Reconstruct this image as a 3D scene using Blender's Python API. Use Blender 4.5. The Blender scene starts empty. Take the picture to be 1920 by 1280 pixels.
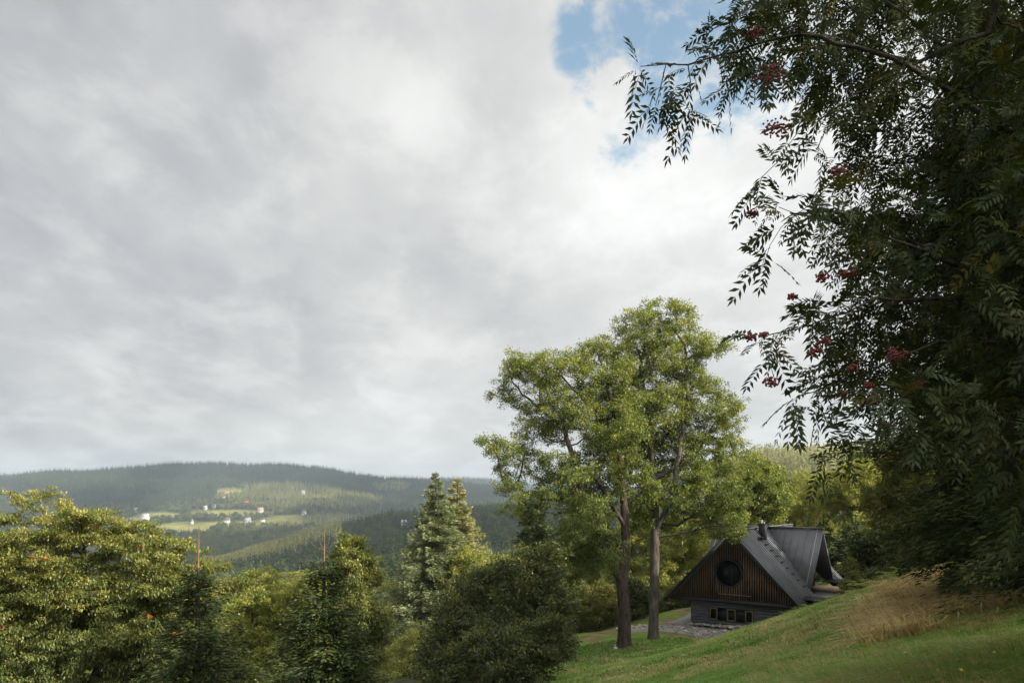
import bpy, math, random
import numpy as np
from mathutils import Vector, Matrix

# ------------------------------------------------------------------ camera, sky, sun, exposure
sc = bpy.context.scene
col = sc.collection
F, CX, H = 1440.0, 960.0, 925.0          # focal length and horizon in pixels of the 1920 px wide photograph
cd = bpy.data.cameras.new('camera')
cam = bpy.data.objects.new('camera', cd); col.objects.link(cam)
cd.sensor_width = 36.0; cd.lens = 36.0 * F / 1920.0
cd.shift_y = (H - 640.0) / 1920.0
cd.clip_start = 0.05; cd.clip_end = 30000
cam.location = (0, 0, 0); cam.rotation_euler = (math.radians(90), 0, 0)
sc.camera = cam

SUN_EL = math.radians(30)
SUN_DIR = Vector((0.82, -0.57, 0)).normalized()        # horizontal direction towards the sun
SUNV = Vector((SUN_DIR.x * math.cos(SUN_EL), SUN_DIR.y * math.cos(SUN_EL), math.sin(SUN_EL)))
sl = bpy.data.lights.new('sun', 'SUN'); sl.energy = 5.0; sl.angle = math.radians(0.5); sl.color = (1.0, 0.91, 0.75)
so = bpy.data.objects.new('sun', sl); col.objects.link(so)
so.rotation_euler = (-SUNV).to_track_quat('-Z', 'Y').to_euler()
so.location = SUNV * 60

def pdir(px, py):
    return Vector(((px - CX) / F, 1.0, (H - py) / F)).normalized()

def build_world():
    w = bpy.data.worlds.new('World'); sc.world = w; w.use_nodes = True
    nt = w.node_tree; N = nt.nodes; L = nt.links; N.clear()
    def nd(t, **k):
        n = N.new(t)
        for a, b in k.items(): setattr(n, a, b)
        return n
    def val(s, v):
        if isinstance(v, (int, float)): s.default_value = v
        else: L.new(v, s)
    def m(op, a, b=0.0, c=0.0, clamp=False):
        n = nd('ShaderNodeMath', operation=op, use_clamp=clamp)
        val(n.inputs[0], a); val(n.inputs[1], b); val(n.inputs[2], c)
        return n.outputs[0]
    def ramp(x, a, b, lo=0.0, hi=1.0):
        n = nd('ShaderNodeMapRange', interpolation_type='SMOOTHSTEP', clamp=True)
        val(n.inputs[0], x); val(n.inputs[1], a); val(n.inputs[2], b); val(n.inputs[3], lo); val(n.inputs[4], hi)
        return n.outputs[0]
    tc = nd('ShaderNodeTexCoord'); d = tc.outputs['Generated']
    sep = nd('ShaderNodeSeparateXYZ'); L.new(d, sep.inputs[0])
    z = sep.outputs[2]
    den = m('MAXIMUM', m('ADD', z, 0.27), 0.05)
    cmb = nd('ShaderNodeCombineXYZ')
    L.new(m('DIVIDE', sep.outputs[0], den), cmb.inputs[0]); L.new(m('DIVIDE', sep.outputs[1], den), cmb.inputs[1])
    def noise(scale, detail, rough, off=(0, 0, 0), stretch=(1, 1, 1), rot=0.0, dist=0.0):
        mp = nd('ShaderNodeMapping'); L.new(cmb.outputs[0], mp.inputs[0])
        mp.inputs['Location'].default_value = off; mp.inputs['Scale'].default_value = stretch
        mp.inputs['Rotation'].default_value = (0, 0, rot)
        n = nd('ShaderNodeTexNoise'); L.new(mp.outputs[0], n.inputs['Vector'])
        n.inputs['Scale'].default_value = scale; n.inputs['Detail'].default_value = detail
        n.inputs['Roughness'].default_value = rough; n.inputs['Distortion'].default_value = dist
        return n.outputs['Fac']
    def blob(px, py, rad_px):
        dd = pdir(px, py)
        n = nd('ShaderNodeVectorMath', operation='DOT_PRODUCT'); L.new(d, n.inputs[0]); n.inputs[1].default_value = dd
        r = rad_px / F
        return ramp(n.outputs['Value'], math.cos(r), 1.0)
    big = noise(1.1, 3, 0.5, (3.1, 1.7, 0), (1, 0.8, 1), 0.5)
    mid = noise(3.2, 5, 0.55, (1.3, 7.7, 0), (1.0, 0.6, 1), 0.6, 0.3)
    fine = noise(8.5, 6, 0.6, (0.3, 2.2, 0), (1, 0.7, 1), 0.5, 0.4)
    # brightness of the cloud sheet
    lum = m('ADD', 0.415, m('MULTIPLY', m('SUBTRACT', big, 0.5), 0.20))
    lum = m('ADD', lum, m('MULTIPLY', m('SUBTRACT', mid, 0.5), 0.24))
    lum = m('ADD', lum, m('MULTIPLY', m('SUBTRACT', fine, 0.5), 0.12))
    cum = noise(4.6, 8, 0.6, (5.1, 2.4, 0), (1, 0.8, 1), 0.5, 0.25)
    lum = m('ADD', lum, ramp(cum, 0.44, 0.66, -0.025, 0.05))
    for px, py, r, a in ((-100, 150, 620, -0.055), (0, 480, 420, -0.03), (1330, 340, 420, 0.10), (1180, 300, 190, 0.03), (760, 420, 420, 0.03),
                         (700, 840, 330, 0.05), (110, 640, 170, 0.05), (420, 640, 260, -0.03), (1600, 200, 700, 0.03), (1450, 790, 200, -0.03), (1180, 460, 130, -0.02), (1230, 520, 330, 0.015), (800, 835, 240, 0.05), (960, 640, 200, 0.03), (250, 330, 250, 0.03)):
        lum = m('ADD', lum, m('MULTIPLY', blob(px, py, r), a))
    lum = m('ADD', lum, ramp(z, 0.0, 0.12, 0.09, 0.0))
    # glow added to the unseen sky round the sun, lifting the shaded ground
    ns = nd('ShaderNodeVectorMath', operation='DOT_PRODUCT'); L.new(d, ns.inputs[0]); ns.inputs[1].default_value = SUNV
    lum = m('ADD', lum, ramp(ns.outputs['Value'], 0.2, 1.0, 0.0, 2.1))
    lum = m('MAXIMUM', lum, 0.2)
    # cloud tint: lavender grey up left, neutral elsewhere
    tint = nd('ShaderNodeMix', data_type='RGBA'); val(tint.inputs[0], ramp(lum, 0.28, 0.48))
    tint.inputs[6].default_value = (0.97, 0.98, 1.03, 1); tint.inputs[7].default_value = (1.0, 1.0, 0.985, 1)
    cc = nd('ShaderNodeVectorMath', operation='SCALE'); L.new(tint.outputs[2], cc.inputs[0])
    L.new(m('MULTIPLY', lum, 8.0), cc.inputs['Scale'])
    sky = nd('ShaderNodeTexSky', sky_type='NISHITA', sun_disc=False)
    sky.sun_elevation = SUN_EL; sky.sun_rotation = math.atan2(SUN_DIR.x, SUN_DIR.y)
    # gap in the clouds
    vf = noise(18.0, 6, 0.6, (1.3, 5.2, 0), (1, 0.75, 1), 0.4, 0.5)
    gap = None
    for px, py, r, k in ((1108, 75, 95, .95), (1145, 0, 90, .8), (1125, 150, 75, .8), (1290, 20, 190, 1.0), (1330, 110, 170, 1.0), (1400, 40, 150, .8), (1255, 195, 125, .85), (1195, 262, 90, .75), (1150, 292, 60, .55), (1390, 190, 110, .7), (1560, 60, 160, .6)):
        bb = m('MULTIPLY', blob(px, py, r), k); gap = bb if gap is None else m('MAXIMUM', gap, bb)
    g = m('ADD', gap, m('ADD', m('MULTIPLY', m('SUBTRACT', fine, 0.5), 2.0), m('MULTIPLY', m('SUBTRACT', vf, 0.5), 1.6)))
    g = ramp(g, 0.45, 1.15)
    g = m('MULTIPLY', g, ramp(gap, 0.02, 0.55))
    sk = nd('ShaderNodeVectorMath', operation='MULTIPLY'); L.new(sky.outputs[0], sk.inputs[0]); sk.inputs[1].default_value = (1.3, 1.27, 1.08)
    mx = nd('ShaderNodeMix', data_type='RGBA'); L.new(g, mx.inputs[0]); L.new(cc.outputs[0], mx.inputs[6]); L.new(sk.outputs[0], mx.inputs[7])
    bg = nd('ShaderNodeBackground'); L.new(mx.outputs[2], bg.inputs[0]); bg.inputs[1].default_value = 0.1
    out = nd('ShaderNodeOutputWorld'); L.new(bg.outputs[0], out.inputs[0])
build_world()
sc.view_settings.view_transform = 'Standard'; sc.view_settings.look = 'None'
sc.view_settings.exposure = 1.0; sc.view_settings.gamma = 1.0
sc.view_settings.use_curve_mapping = False
cy = sc.cycles
cy.max_bounces = 6; cy.diffuse_bounces = 3; cy.glossy_bounces = 2; cy.transmission_bounces = 4; cy.volume_bounces = 0; cy.transparent_max_bounces = 8
cy.sample_clamp_indirect = 4.0

# ------------------------------------------------------------------ helpers
RNG = np.random.default_rng(7)
def P(px, py, Y):
    return np.array([(px - CX) / F * Y, Y, (H - py) / F * Y])
def PX(p):
    return np.stack([CX + F * p[..., 0] / p[..., 1], H - F * p[..., 2] / p[..., 1]], -1)

def mesh_obj(name, V, faces, mat=None, parent=None, tint=None, smooth=False, fa=None, attrs=None):
    """V (n,3); faces: (m,k) array or list of such arrays; tint per face"""
    me = bpy.data.meshes.new(name)
    V = np.asarray(V, dtype=np.float32)
    fl = faces if isinstance(faces, list) else [faces]
    fl = [np.asarray(f, dtype=np.int32) for f in fl if len(f)]
    me.vertices.add(len(V)); me.vertices.foreach_set('co', V.ravel())
    li = np.concatenate([f.ravel() for f in fl])
    cnt = np.concatenate([np.full(len(f), f.shape[1], dtype=np.int32) for f in fl])
    st = np.concatenate([[0], np.cumsum(cnt)[:-1]]).astype(np.int32)
    me.loops.add(len(li)); me.loops.foreach_set('vertex_index', li)
    me.polygons.add(len(cnt)); me.polygons.foreach_set('loop_start', st)
    if smooth: me.polygons.foreach_set('use_smooth', np.ones(len(cnt), dtype=bool))
    if tint is not None:
        a = me.attributes.new('tint', 'FLOAT', 'FACE'); a.data.foreach_set('value', np.asarray(tint, dtype=np.float32))
    for k, v in (attrs or {}).items():
        a = me.attributes.new(k, 'FLOAT', 'POINT'); a.data.foreach_set('value', np.asarray(v, dtype=np.float32))
    me.update(calc_edges=True); me.validate()
    if mat: me.materials.append(mat)
    o = bpy.data.objects.new(name, me); col.objects.link(o)
    if parent: o.parent = parent
    return o

def tag(o, label=None, cat=None, group=None, kind=None):
    if label: o['label'] = label
    if cat: o['category'] = cat
    if group: o['group'] = group
    if kind: o['kind'] = kind
    return o
def empty(name, loc, rz=0.0):
    o = bpy.data.objects.new(name, None); col.objects.link(o); o.location = loc; o.rotation_euler = (0, 0, rz)
    o.empty_display_size = 0.3
    return o

class MB:
    """collects boxes and prisms into one mesh"""
    def __init__(s): s.v = []; s.f = {}; s.n = 0
    def add(s, verts, faces):
        for f in faces: s.f.setdefault(len(f), []).append([i + s.n for i in f])
        s.v.extend([tuple(v) for v in verts]); s.n += len(verts)
    def box(s, x0, x1, y0, y1, z0, z1):
        s.add([(x0, y0, z0), (x1, y0, z0), (x1, y1, z0), (x0, y1, z0), (x0, y0, z1), (x1, y0, z1), (x1, y1, z1), (x0, y1, z1)],
              [(0, 3, 2, 1), (4, 5, 6, 7), (0, 1, 5, 4), (1, 2, 6, 5), (2, 3, 7, 6), (3, 0, 4, 7)])
    def prism(s, poly, vec):
        n = len(poly); vec = Vector(vec); a = [Vector(p) for p in poly]; b = [p + vec for p in a]
        s.add(a + b, [tuple(range(n))[::-1], tuple(range(n, 2 * n))] + [(i, (i + 1) % n, n + (i + 1) % n, n + i) for i in range(n)])
    def bar(s, a, b, w, h, up=(0, 0, 1)):
        a = Vector(a); b = Vector(b); t = (b - a).normalized(); u = Vector(up)
        sd = t.cross(u).normalized(); u = sd.cross(t).normalized()
        q = [sd * -w / 2, sd * w / 2, sd * w / 2 + u * h, sd * -w / 2 + u * h]
        s.prism([a + k for k in q], b - a)
    def cyl(s, c, r, z0, z1, n=16, axis='z', r1=None):
        r1 = r if r1 is None else r1
        p0 = []; p1 = []
        for i in range(n):
            an = 2 * math.pi * i / n; ca, sa = math.cos(an), math.sin(an)
            if axis == 'z': p0.append((c[0] + r * ca, c[1] + r * sa, z0)); p1.append((c[0] + r1 * ca, c[1] + r1 * sa, z1))
            else: p0.append((c[0] + r * ca, z0, c[1] + r * sa)); p1.append((c[0] + r1 * ca, z1, c[1] + r1 * sa))
        s.add(p0 + p1, [tuple(range(n))[::-1], tuple(range(n, 2 * n))] + [(i, (i + 1) % n, n + (i + 1) % n, n + i) for i in range(n)])
    def build(s, name, mat, parent=None, smooth=False):
        o = mesh_obj(name, np.array(s.v), [np.array(f) for f in s.f.values()], mat, parent, smooth=smooth)
        return o

# ------------------------------------------------------------------ materials
def new_mat(name):
    m = bpy.data.materials.new(name); m.use_nodes = True
    nt = m.node_tree; nt.nodes.clear()
    out = nt.nodes.new('ShaderNodeOutputMaterial')
    return m, nt, out
def lnk(nt, a, b): nt.links.new(a, b)
def c4(c): return (c[0], c[1], c[2], 1.0)
def mat_leaf(name, stops, trans=0.4, tcol=None, gloss=0.03, rough=0.5, inst=False):
    """leaf: diffuse + translucent + a little gloss; hue runs over the per-leaf tint"""
    m, nt, out = new_mat(name); N = nt.nodes
    at = N.new('ShaderNodeAttribute'); at.attribute_name = 'tint'
    if inst: at.attribute_type = 'INSTANCER'
    cr = N.new('ShaderNodeValToRGB'); lnk(nt, at.outputs['Fac'], cr.inputs[0])
    e = cr.color_ramp.elements
    e[0].position = stops[0][0]; e[0].color = c4(stops[0][1]); e[1].position = stops[-1][0]; e[1].color = c4(stops[-1][1])
    for p, c in stops[1:-1]:
        k = e.new(p); k.color = c4(c)
    df = N.new('ShaderNodeBsdfDiffuse'); lnk(nt, cr.outputs[0], df.inputs[0])
    tr = N.new('ShaderNodeBsdfTranslucent')
    mu = N.new('ShaderNodeVectorMath'); mu.operation = 'MULTIPLY'; lnk(nt, cr.outputs[0], mu.inputs[0]); mu.inputs[1].default_value = tcol or (1.5, 1.45, 0.5)
    lnk(nt, mu.outputs[0], tr.inputs[0])
    mx = N.new('ShaderNodeMixShader'); mx.inputs[0].default_value = trans; lnk(nt, df.outputs[0], mx.inputs[1]); lnk(nt, tr.outputs[0], mx.inputs[2])
    gl = N.new('ShaderNodeBsdfGlossy'); gl.inputs['Roughness'].default_value = rough; gl.inputs[0].default_value = (0.8, 0.85, 0.8, 1)
    m2 = N.new('ShaderNodeMixShader'); m2.inputs[0].default_value = gloss; lnk(nt, mx.outputs[0], m2.inputs[1]); lnk(nt, gl.outputs[0], m2.inputs[2])
    lnk(nt, m2.outputs[0], out.inputs[0])
    return m
def mat_noise(name, c1, c2, scale=5.0, detail=5, rough=0.8, bump=0.0, spec=0.2, stretch=(1, 1, 1), metallic=0.0, c3=None, lo=0.35, hi=0.65):
    m, nt, out = new_mat(name); N = nt.nodes
    tc = N.new('ShaderNodeTexCoord'); mp = N.new('ShaderNodeMapping'); mp.inputs['Scale'].default_value = stretch
    lnk(nt, tc.outputs['Object'], mp.inputs[0])
    n = N.new('ShaderNodeTexNoise'); n.inputs['Scale'].default_value = scale; n.inputs['Detail'].default_value = detail; n.inputs['Roughness'].default_value = 0.6
    lnk(nt, mp.outputs[0], n.inputs['Vector'])
    cr = N.new('ShaderNodeValToRGB'); lnk(nt, n.outputs['Fac'], cr.inputs[0])
    e = cr.color_ramp.elements; e[0].position = lo; e[0].color = c4(c1); e[1].position = hi; e[1].color = c4(c2)
    if c3: k = e.new((lo + hi) / 2); k.color = c4(c3)
    b = N.new('ShaderNodeBsdfPrincipled'); lnk(nt, cr.outputs[0], b.inputs['Base Color'])
    b.inputs['Roughness'].default_value = rough; b.inputs['Specular IOR Level'].default_value = spec; b.inputs['Metallic'].default_value = metallic
    if bump:
        bp = N.new('ShaderNodeBump'); bp.inputs['Strength'].default_value = bump; bp.inputs['Distance'].default_value = 0.05
        lnk(nt, n.outputs['Fac'], bp.inputs['Height']); lnk(nt, bp.outputs[0], b.inputs['Normal'])
    lnk(nt, b.outputs[0], out.inputs[0])
    return m

BARK_ASH = mat_noise('ash bark', (0.026, 0.020, 0.016), (0.082, 0.064, 0.051), 9, 6, 0.9, 0.8, 0.1, (1, 1, 0.25))
BARK_GREY = mat_noise('grey bark', (0.045, 0.037, 0.031), (0.115, 0.099, 0.085), 9, 6, 0.9, 0.6, 0.1, (1, 1, 0.2))
BARK_DARK = mat_noise('dark bark', (0.02, 0.017, 0.014), (0.07, 0.058, 0.045), 14, 5, 0.9, 0.5, 0.1, (1, 1, 0.3))
BARK_ORANGE = mat_noise('orange bark', (0.12, 0.08, 0.045), (0.21, 0.14, 0.08), 20, 4, 0.85, 0.2, 0.1, (1, 1, 0.3))
BARK_PALE = mat_noise('pale bark', (0.25, 0.22, 0.18), (0.45, 0.42, 0.36), 10, 5, 0.85, 0.3, 0.1, (1, 1, 0.4))
L_ASH = mat_leaf('ash leaf', [(0, (0.04, 0.066, 0.014)), (0.5, (0.135, 0.17, 0.032)), (1, (0.27, 0.27, 0.058))], 0.33)
L_ROWAN = mat_leaf('rowan leaf', [(0, (0.075, 0.105, 0.03)), (0.55, (0.165, 0.185, 0.055)), (0.9, (0.26, 0.255, 0.085)), (1, (0.34, 0.30, 0.095))], 0.36)
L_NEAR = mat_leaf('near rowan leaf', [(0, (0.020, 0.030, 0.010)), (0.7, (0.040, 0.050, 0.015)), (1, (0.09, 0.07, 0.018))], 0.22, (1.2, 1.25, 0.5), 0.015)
L_YELL = mat_leaf('yellow green leaf', [(0, (0.10, 0.13, 0.025)), (0.5, (0.20, 0.22, 0.045)), (1, (0.32, 0.29, 0.07))], 0.42)
L_PALE = mat_leaf('pale leaf', [(0, (0.12, 0.15, 0.04)), (0.5, (0.24, 0.26, 0.07)), (1, (0.36, 0.34, 0.11))], 0.42)
L_DARK = mat_leaf('dark leaf', [(0, (0.028, 0.042, 0.014)), (0.6, (0.062, 0.078, 0.023)), (1, (0.15, 0.135, 0.04))], 0.3)
L_MIX = mat_leaf('olive leaf', [(0, (0.06, 0.075, 0.018)), (0.6, (0.12, 0.13, 0.033)), (1, (0.21, 0.18, 0.05))], 0.38)
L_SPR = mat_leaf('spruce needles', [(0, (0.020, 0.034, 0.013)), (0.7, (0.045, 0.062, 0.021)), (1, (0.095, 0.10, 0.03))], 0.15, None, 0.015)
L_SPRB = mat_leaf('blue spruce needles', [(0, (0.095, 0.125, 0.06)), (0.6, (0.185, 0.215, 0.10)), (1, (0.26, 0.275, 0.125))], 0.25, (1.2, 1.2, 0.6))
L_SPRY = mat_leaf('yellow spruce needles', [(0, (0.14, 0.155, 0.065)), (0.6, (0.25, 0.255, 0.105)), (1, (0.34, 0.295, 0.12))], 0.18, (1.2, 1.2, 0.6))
L_BERRY = mat_noise('rowan berry', (0.07, 0.006, 0.006), (0.15, 0.013, 0.010), 30, 2, 0.35, 0, 0.5)
L_BERRYO = mat_noise('orange berry', (0.30, 0.045, 0.012), (0.42, 0.10, 0.02), 8, 2, 0.4, 0, 0.4)

# ------------------------------------------------------------------ terrain
CTRL = []
def g(px, py, Y): CTRL.append(P(px, py, Y))
def gw(x, y, z): CTRL.append(np.array([x, y, z], float))
for a in ((1170, 1212, 46), (1225, 1197, 47.5), (1292, 1178, 51.8), (1060, 1197, 52), (1120, 1186, 54), (1180, 1178, 56), (1270, 1146, 60), (1040, 1280, 30), (1200, 1240, 37),
          (1300, 1280, 19), (1350, 1193, 39), (1300, 1215, 38), (1480, 1151, 36.5), (1575, 1124, 34), (1640, 1106, 27), (1700, 1180, 15), (1840, 1088, 20), (1745, 1104, 21), (1900, 1280, 5.6),
          (1600, 1280, 8), (1450, 1280, 11), (1920, 1160, 12), (1600, 1200, 17), (1450, 1215, 22), (1150, 1280, 26)): g(*a)
for a in ((0, 0, -1.65), (0, 4, -2.1), (-5, 4, -3.8), (-3, 12, -5.0), (-10, 14, -8.2), (-15, 24, -11.5), (-30, 30, -17), (0, 62, -12.5), (14, 46.2, -9.0), (11.5, 48.5, -9.1), (18, 52, -8.4), (14, 58, -9.0), (22, 62, -8.0), (21, 47.5, -6.3),
          (40, 60, -3), (28, 45, -3.5), (30, 30, 0.0), (18, 30, -2.6), (20, 8, 0.8), (8, 2, -0.6), (0, -20, 0.5), (30, -30, 9), (-30, -10, -9), (-60, 60, -30), (-25, 60, -20), (0, 100, -23),
          (-100, 160, -48), (60, 100, -10), (110, 120, 0), (60, 30, 8), (0, 140, -32), (80, -60, 26), (-80, -60, -18), (-8, 40, -10.8), (-4, 30, -8.5)): gw(*a)
CT = np.array(CTRL)
def _tps_fit(C):
    n = len(C); d = np.hypot(C[:, None, 0] - C[None, :, 0], C[:, None, 1] - C[None, :, 1])
    K = np.where(d > 0, d * d * np.log(d + 1e-9), 0) + np.eye(n) * 0.15
    Pm = np.c_[np.ones(n), C[:, :2]]
    A = np.block([[K, Pm], [Pm.T, np.zeros((3, 3))]])
    return np.linalg.solve(A, np.r_[C[:, 2], 0, 0, 0])
TW = _tps_fit(CT)
def near_h(x, y):
    x = np.asarray(x, float); y = np.asarray(y, float); sh = x.shape; x = x.ravel(); y = y.ravel()
    out = TW[-3] + TW[-2] * x + TW[-1] * y
    for i in range(len(CT)):
        r2 = (x - CT[i, 0]) ** 2 + (y - CT[i, 1]) ** 2
        out = out + TW[i] * 0.5 * r2 * np.log(r2 + 1e-12)
    return out.reshape(sh)
COLS = {
 -500: ((130, 1280), (350, 1120), (600, 1060), (800, 1045), (1100, 1030), (1500, 1000), (2000, 960), (2600, 925)),
 0: ((130, 1260), (350, 1130), (600, 1075), (800, 1060), (1100, 1040), (1450, 1004), (2000, 948), (2600, 896), (3200, 905)),
 150: ((130, 1250), (350, 1130), (600, 1078), (800, 1062), (1100, 1038), (1450, 1002), (1900, 962), (2250, 918), (2600, 883), (3200, 896)),
 300: ((130, 1250), (350, 1130), (600, 1080), (800, 1064), (1100, 1037), (1450, 1002), (1900, 962), (2250, 918), (2600, 874), (3200, 890)),
 400: ((130, 1245), (350, 1125), (600, 1080), (760, 1068), (880, 1068), (1100, 1040), (1450, 1000), (1900, 955), (2600, 869), (3200, 888)),
 500: ((130, 1240), (350, 1118), (600, 1068), (780, 1040), (900, 1048), (1120, 1040), (1450, 1000), (1900, 953), (2600, 871), (3200, 890)),
 590: ((130, 1235), (350, 1112), (600, 1050), (790, 1012), (920, 1022), (1150, 1032), (1500, 992), (2000, 938), (2600, 879), (3200, 895)),
 660: ((130, 1230), (340, 1098), (600, 1035), (790, 996), (930, 1005), (1200, 1020), (1600, 985), (2100, 934), (2600, 890), (3200, 900)),
 740: ((130, 1225), (340, 1088), (600, 1022), (790, 978), (950, 988), (1300, 1005), (1700, 980), (2200, 930), (2600, 898), (3200, 905)),
 900: ((130, 1215), (350, 1084), (600, 1012), (800, 962), (1000, 972), (1400, 990), (2000, 945), (2600, 913), (3200, 916)),
 1100: ((130, 1185), (350, 1052), (600, 988), (800, 948), (1000, 955), (1400, 965), (2600, 925)),
 1300: ((130, 1115), (300, 1012), (500, 955), (750, 905), (900, 912), (1500, 935), (2600, 928)),
 1450: ((130, 1080), (300, 985), (500, 925), (720, 873), (900, 885), (1500, 920), (2600, 930)),
 1600: ((130, 1050), (300, 965), (500, 912), (720, 868), (900, 880), (1500, 915), (2600, 930)),
 2500: ((130, 985), (300, 930), (500, 880), (720, 850), (900, 860), (1500, 900), (2600, 930)),
}
FY = np.geomspace(60, 3200, 240)
CK = sorted(COLS)
_ft = np.array([np.interp(FY, [a for a, b in COLS[k]], [(H - b) / F * a for a, b in COLS[k]]) for k in CK])
for _ in range(6): _ft[:, 1:-1] = 0.25 * _ft[:, :-2] + 0.5 * _ft[:, 1:-1] + 0.25 * _ft[:, 2:]
def far_h(x, y):
    y = np.maximum(np.asarray(y, float), 61.0)
    px = np.clip(CX + F * np.asarray(x, float) / y, CK[0], CK[-1] - 1e-3)
    ci = np.clip(np.searchsorted(CK, px, side='right') - 1, 0, len(CK) - 2)
    ck = np.array(CK, float); t = (px - ck[ci]) / (ck[ci + 1] - ck[ci])
    t = 0.35 * t + 0.65 * t * t * (3 - 2 * t)
    yi = np.clip(np.log(y / FY[0]) / np.log(FY[-1] / FY[0]) * (len(FY) - 1), 0, len(FY) - 1.001); y0 = yi.astype(int); u = yi - y0
    h = lambda c: _ft[c, y0] * (1 - u) + _ft[c, y0 + 1] * u
    z = h(ci) * (1 - t) + h(ci + 1) * t
    return z + np.minimum(y / 400.0, 6.0) * (np.sin(x * .013 + y * .004) * .6 + np.sin(x * .031 - y * .017 + 1) * .4)
def ground(x, y):
    x = np.asarray(x, float); y = np.asarray(y, float)
    w = np.clip((y - 85) / 60.0, 0, 1); w = w * w * (3 - 2 * w)
    return near_h(x, y) * (1 - w) + far_h(x, y) * w if np.any(w > 0) else near_h(x, y)
def G(x, y): return float(ground(np.array([x]), np.array([y]))[0])

def grid_mesh(name, XX, YY, ZZ, mat, attrs=None):
    n, m = XX.shape
    idx = np.arange(n * m).reshape(n, m)
    f = np.stack([idx[:-1, :-1], idx[1:, :-1], idx[1:, 1:], idx[:-1, 1:]], -1).reshape(-1, 4)
    return mesh_obj(name, np.stack([XX, YY, ZZ], -1).reshape(-1, 3), f, mat, smooth=True, attrs=attrs)

def mat_ground():
    m, nt, out = new_mat('meadow ground'); N = nt.nodes
    tc = N.new('ShaderNodeTexCoord')
    def nz(s, d, st=(1, 1, 1)):
        mp = N.new('ShaderNodeMapping'); mp.inputs['Scale'].default_value = st; lnk(nt, tc.outputs['Object'], mp.inputs[0])
        n = N.new('ShaderNodeTexNoise'); n.inputs['Scale'].default_value = s; n.inputs['Detail'].default_value = d; lnk(nt, mp.outputs[0], n.inputs['Vector']); return n.outputs['Fac']
    def rmp(x, stops):
        cr = N.new('ShaderNodeValToRGB'); lnk(nt, x, cr.inputs[0]); e = cr.color_ramp.elements
        e[0].position = stops[0][0]; e[0].color = c4(stops[0][1]); e[1].position = stops[-1][0]; e[1].color = c4(stops[-1][1])
        for p, c in stops[1:-1]: k = e.new(p); k.color = c4(c)
        return cr.outputs[0]
    def at(n):
        a = N.new('ShaderNodeAttribute'); a.attribute_name = n; return a.outputs['Fac']
    def mix(f, a, b):
        k = N.new('ShaderNodeMix'); k.data_type = 'RGBA'; lnk(nt, f, k.inputs[0]); lnk(nt, a, k.inputs[6]); lnk(nt, b, k.inputs[7]); return k.outputs[2]
    green = rmp(nz(0.9, 8), [(0.3, (0.075, 0.135, 0.022)), (0.5, (0.12, 0.205, 0.032)), (0.7, (0.15, 0.235, 0.04))])
    dry = rmp(nz(1.4, 8, (1, 1, 1)), [(0.3, (0.07, 0.075, 0.03)), (0.5, (0.16, 0.13, 0.06)), (0.7, (0.24, 0.18, 0.09))])
    dirt = rmp(nz(2.2, 7), [(0.3, (0.035, 0.028, 0.016)), (0.6, (0.085, 0.065, 0.035)), (0.75, (0.06, 0.065, 0.024))])
    wood = rmp(nz(0.6, 6), [(0.35, (0.02, 0.024, 0.01)), (0.65, (0.05, 0.055, 0.02))])
    c = mix(at('dry'), green, dry); c = mix(at('dirt'), c, dirt); c = mix(at('wood'), c, wood)
    b = N.new('ShaderNodeBsdfPrincipled'); lnk(nt, c, b.inputs['Base Color']); b.inputs['Roughness'].default_value = 0.95; b.inputs['Specular IOR Level'].default_value = 0.1
    bp = N.new('ShaderNodeBump'); bp.inputs['Strength'].default_value = 0.7; bp.inputs['Distance'].default_value = 0.12
    lnk(nt, nz(5, 8), bp.inputs['Height']); lnk(nt, bp.outputs[0], b.inputs['Normal'])
    lnk(nt, b.outputs[0], out.inputs[0]); return m

def vnoise(x, y, s, seed=0):
    """cheap smooth value noise, 0..1"""
    r = np.random.default_rng(seed).random((64, 64)); x = x / s; y = y / s
    xi = np.floor(x).astype(int); yi = np.floor(y).astype(int); u = x - xi; v = y - yi
    u = u * u * (3 - 2 * u); v = v * v * (3 - 2 * v); a = lambda i, j: r[(xi + i) % 64, (yi + j) % 64]
    return (a(0, 0) * (1 - u) + a(1, 0) * u) * (1 - v) + (a(0, 1) * (1 - u) + a(1, 1) * u) * v

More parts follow.
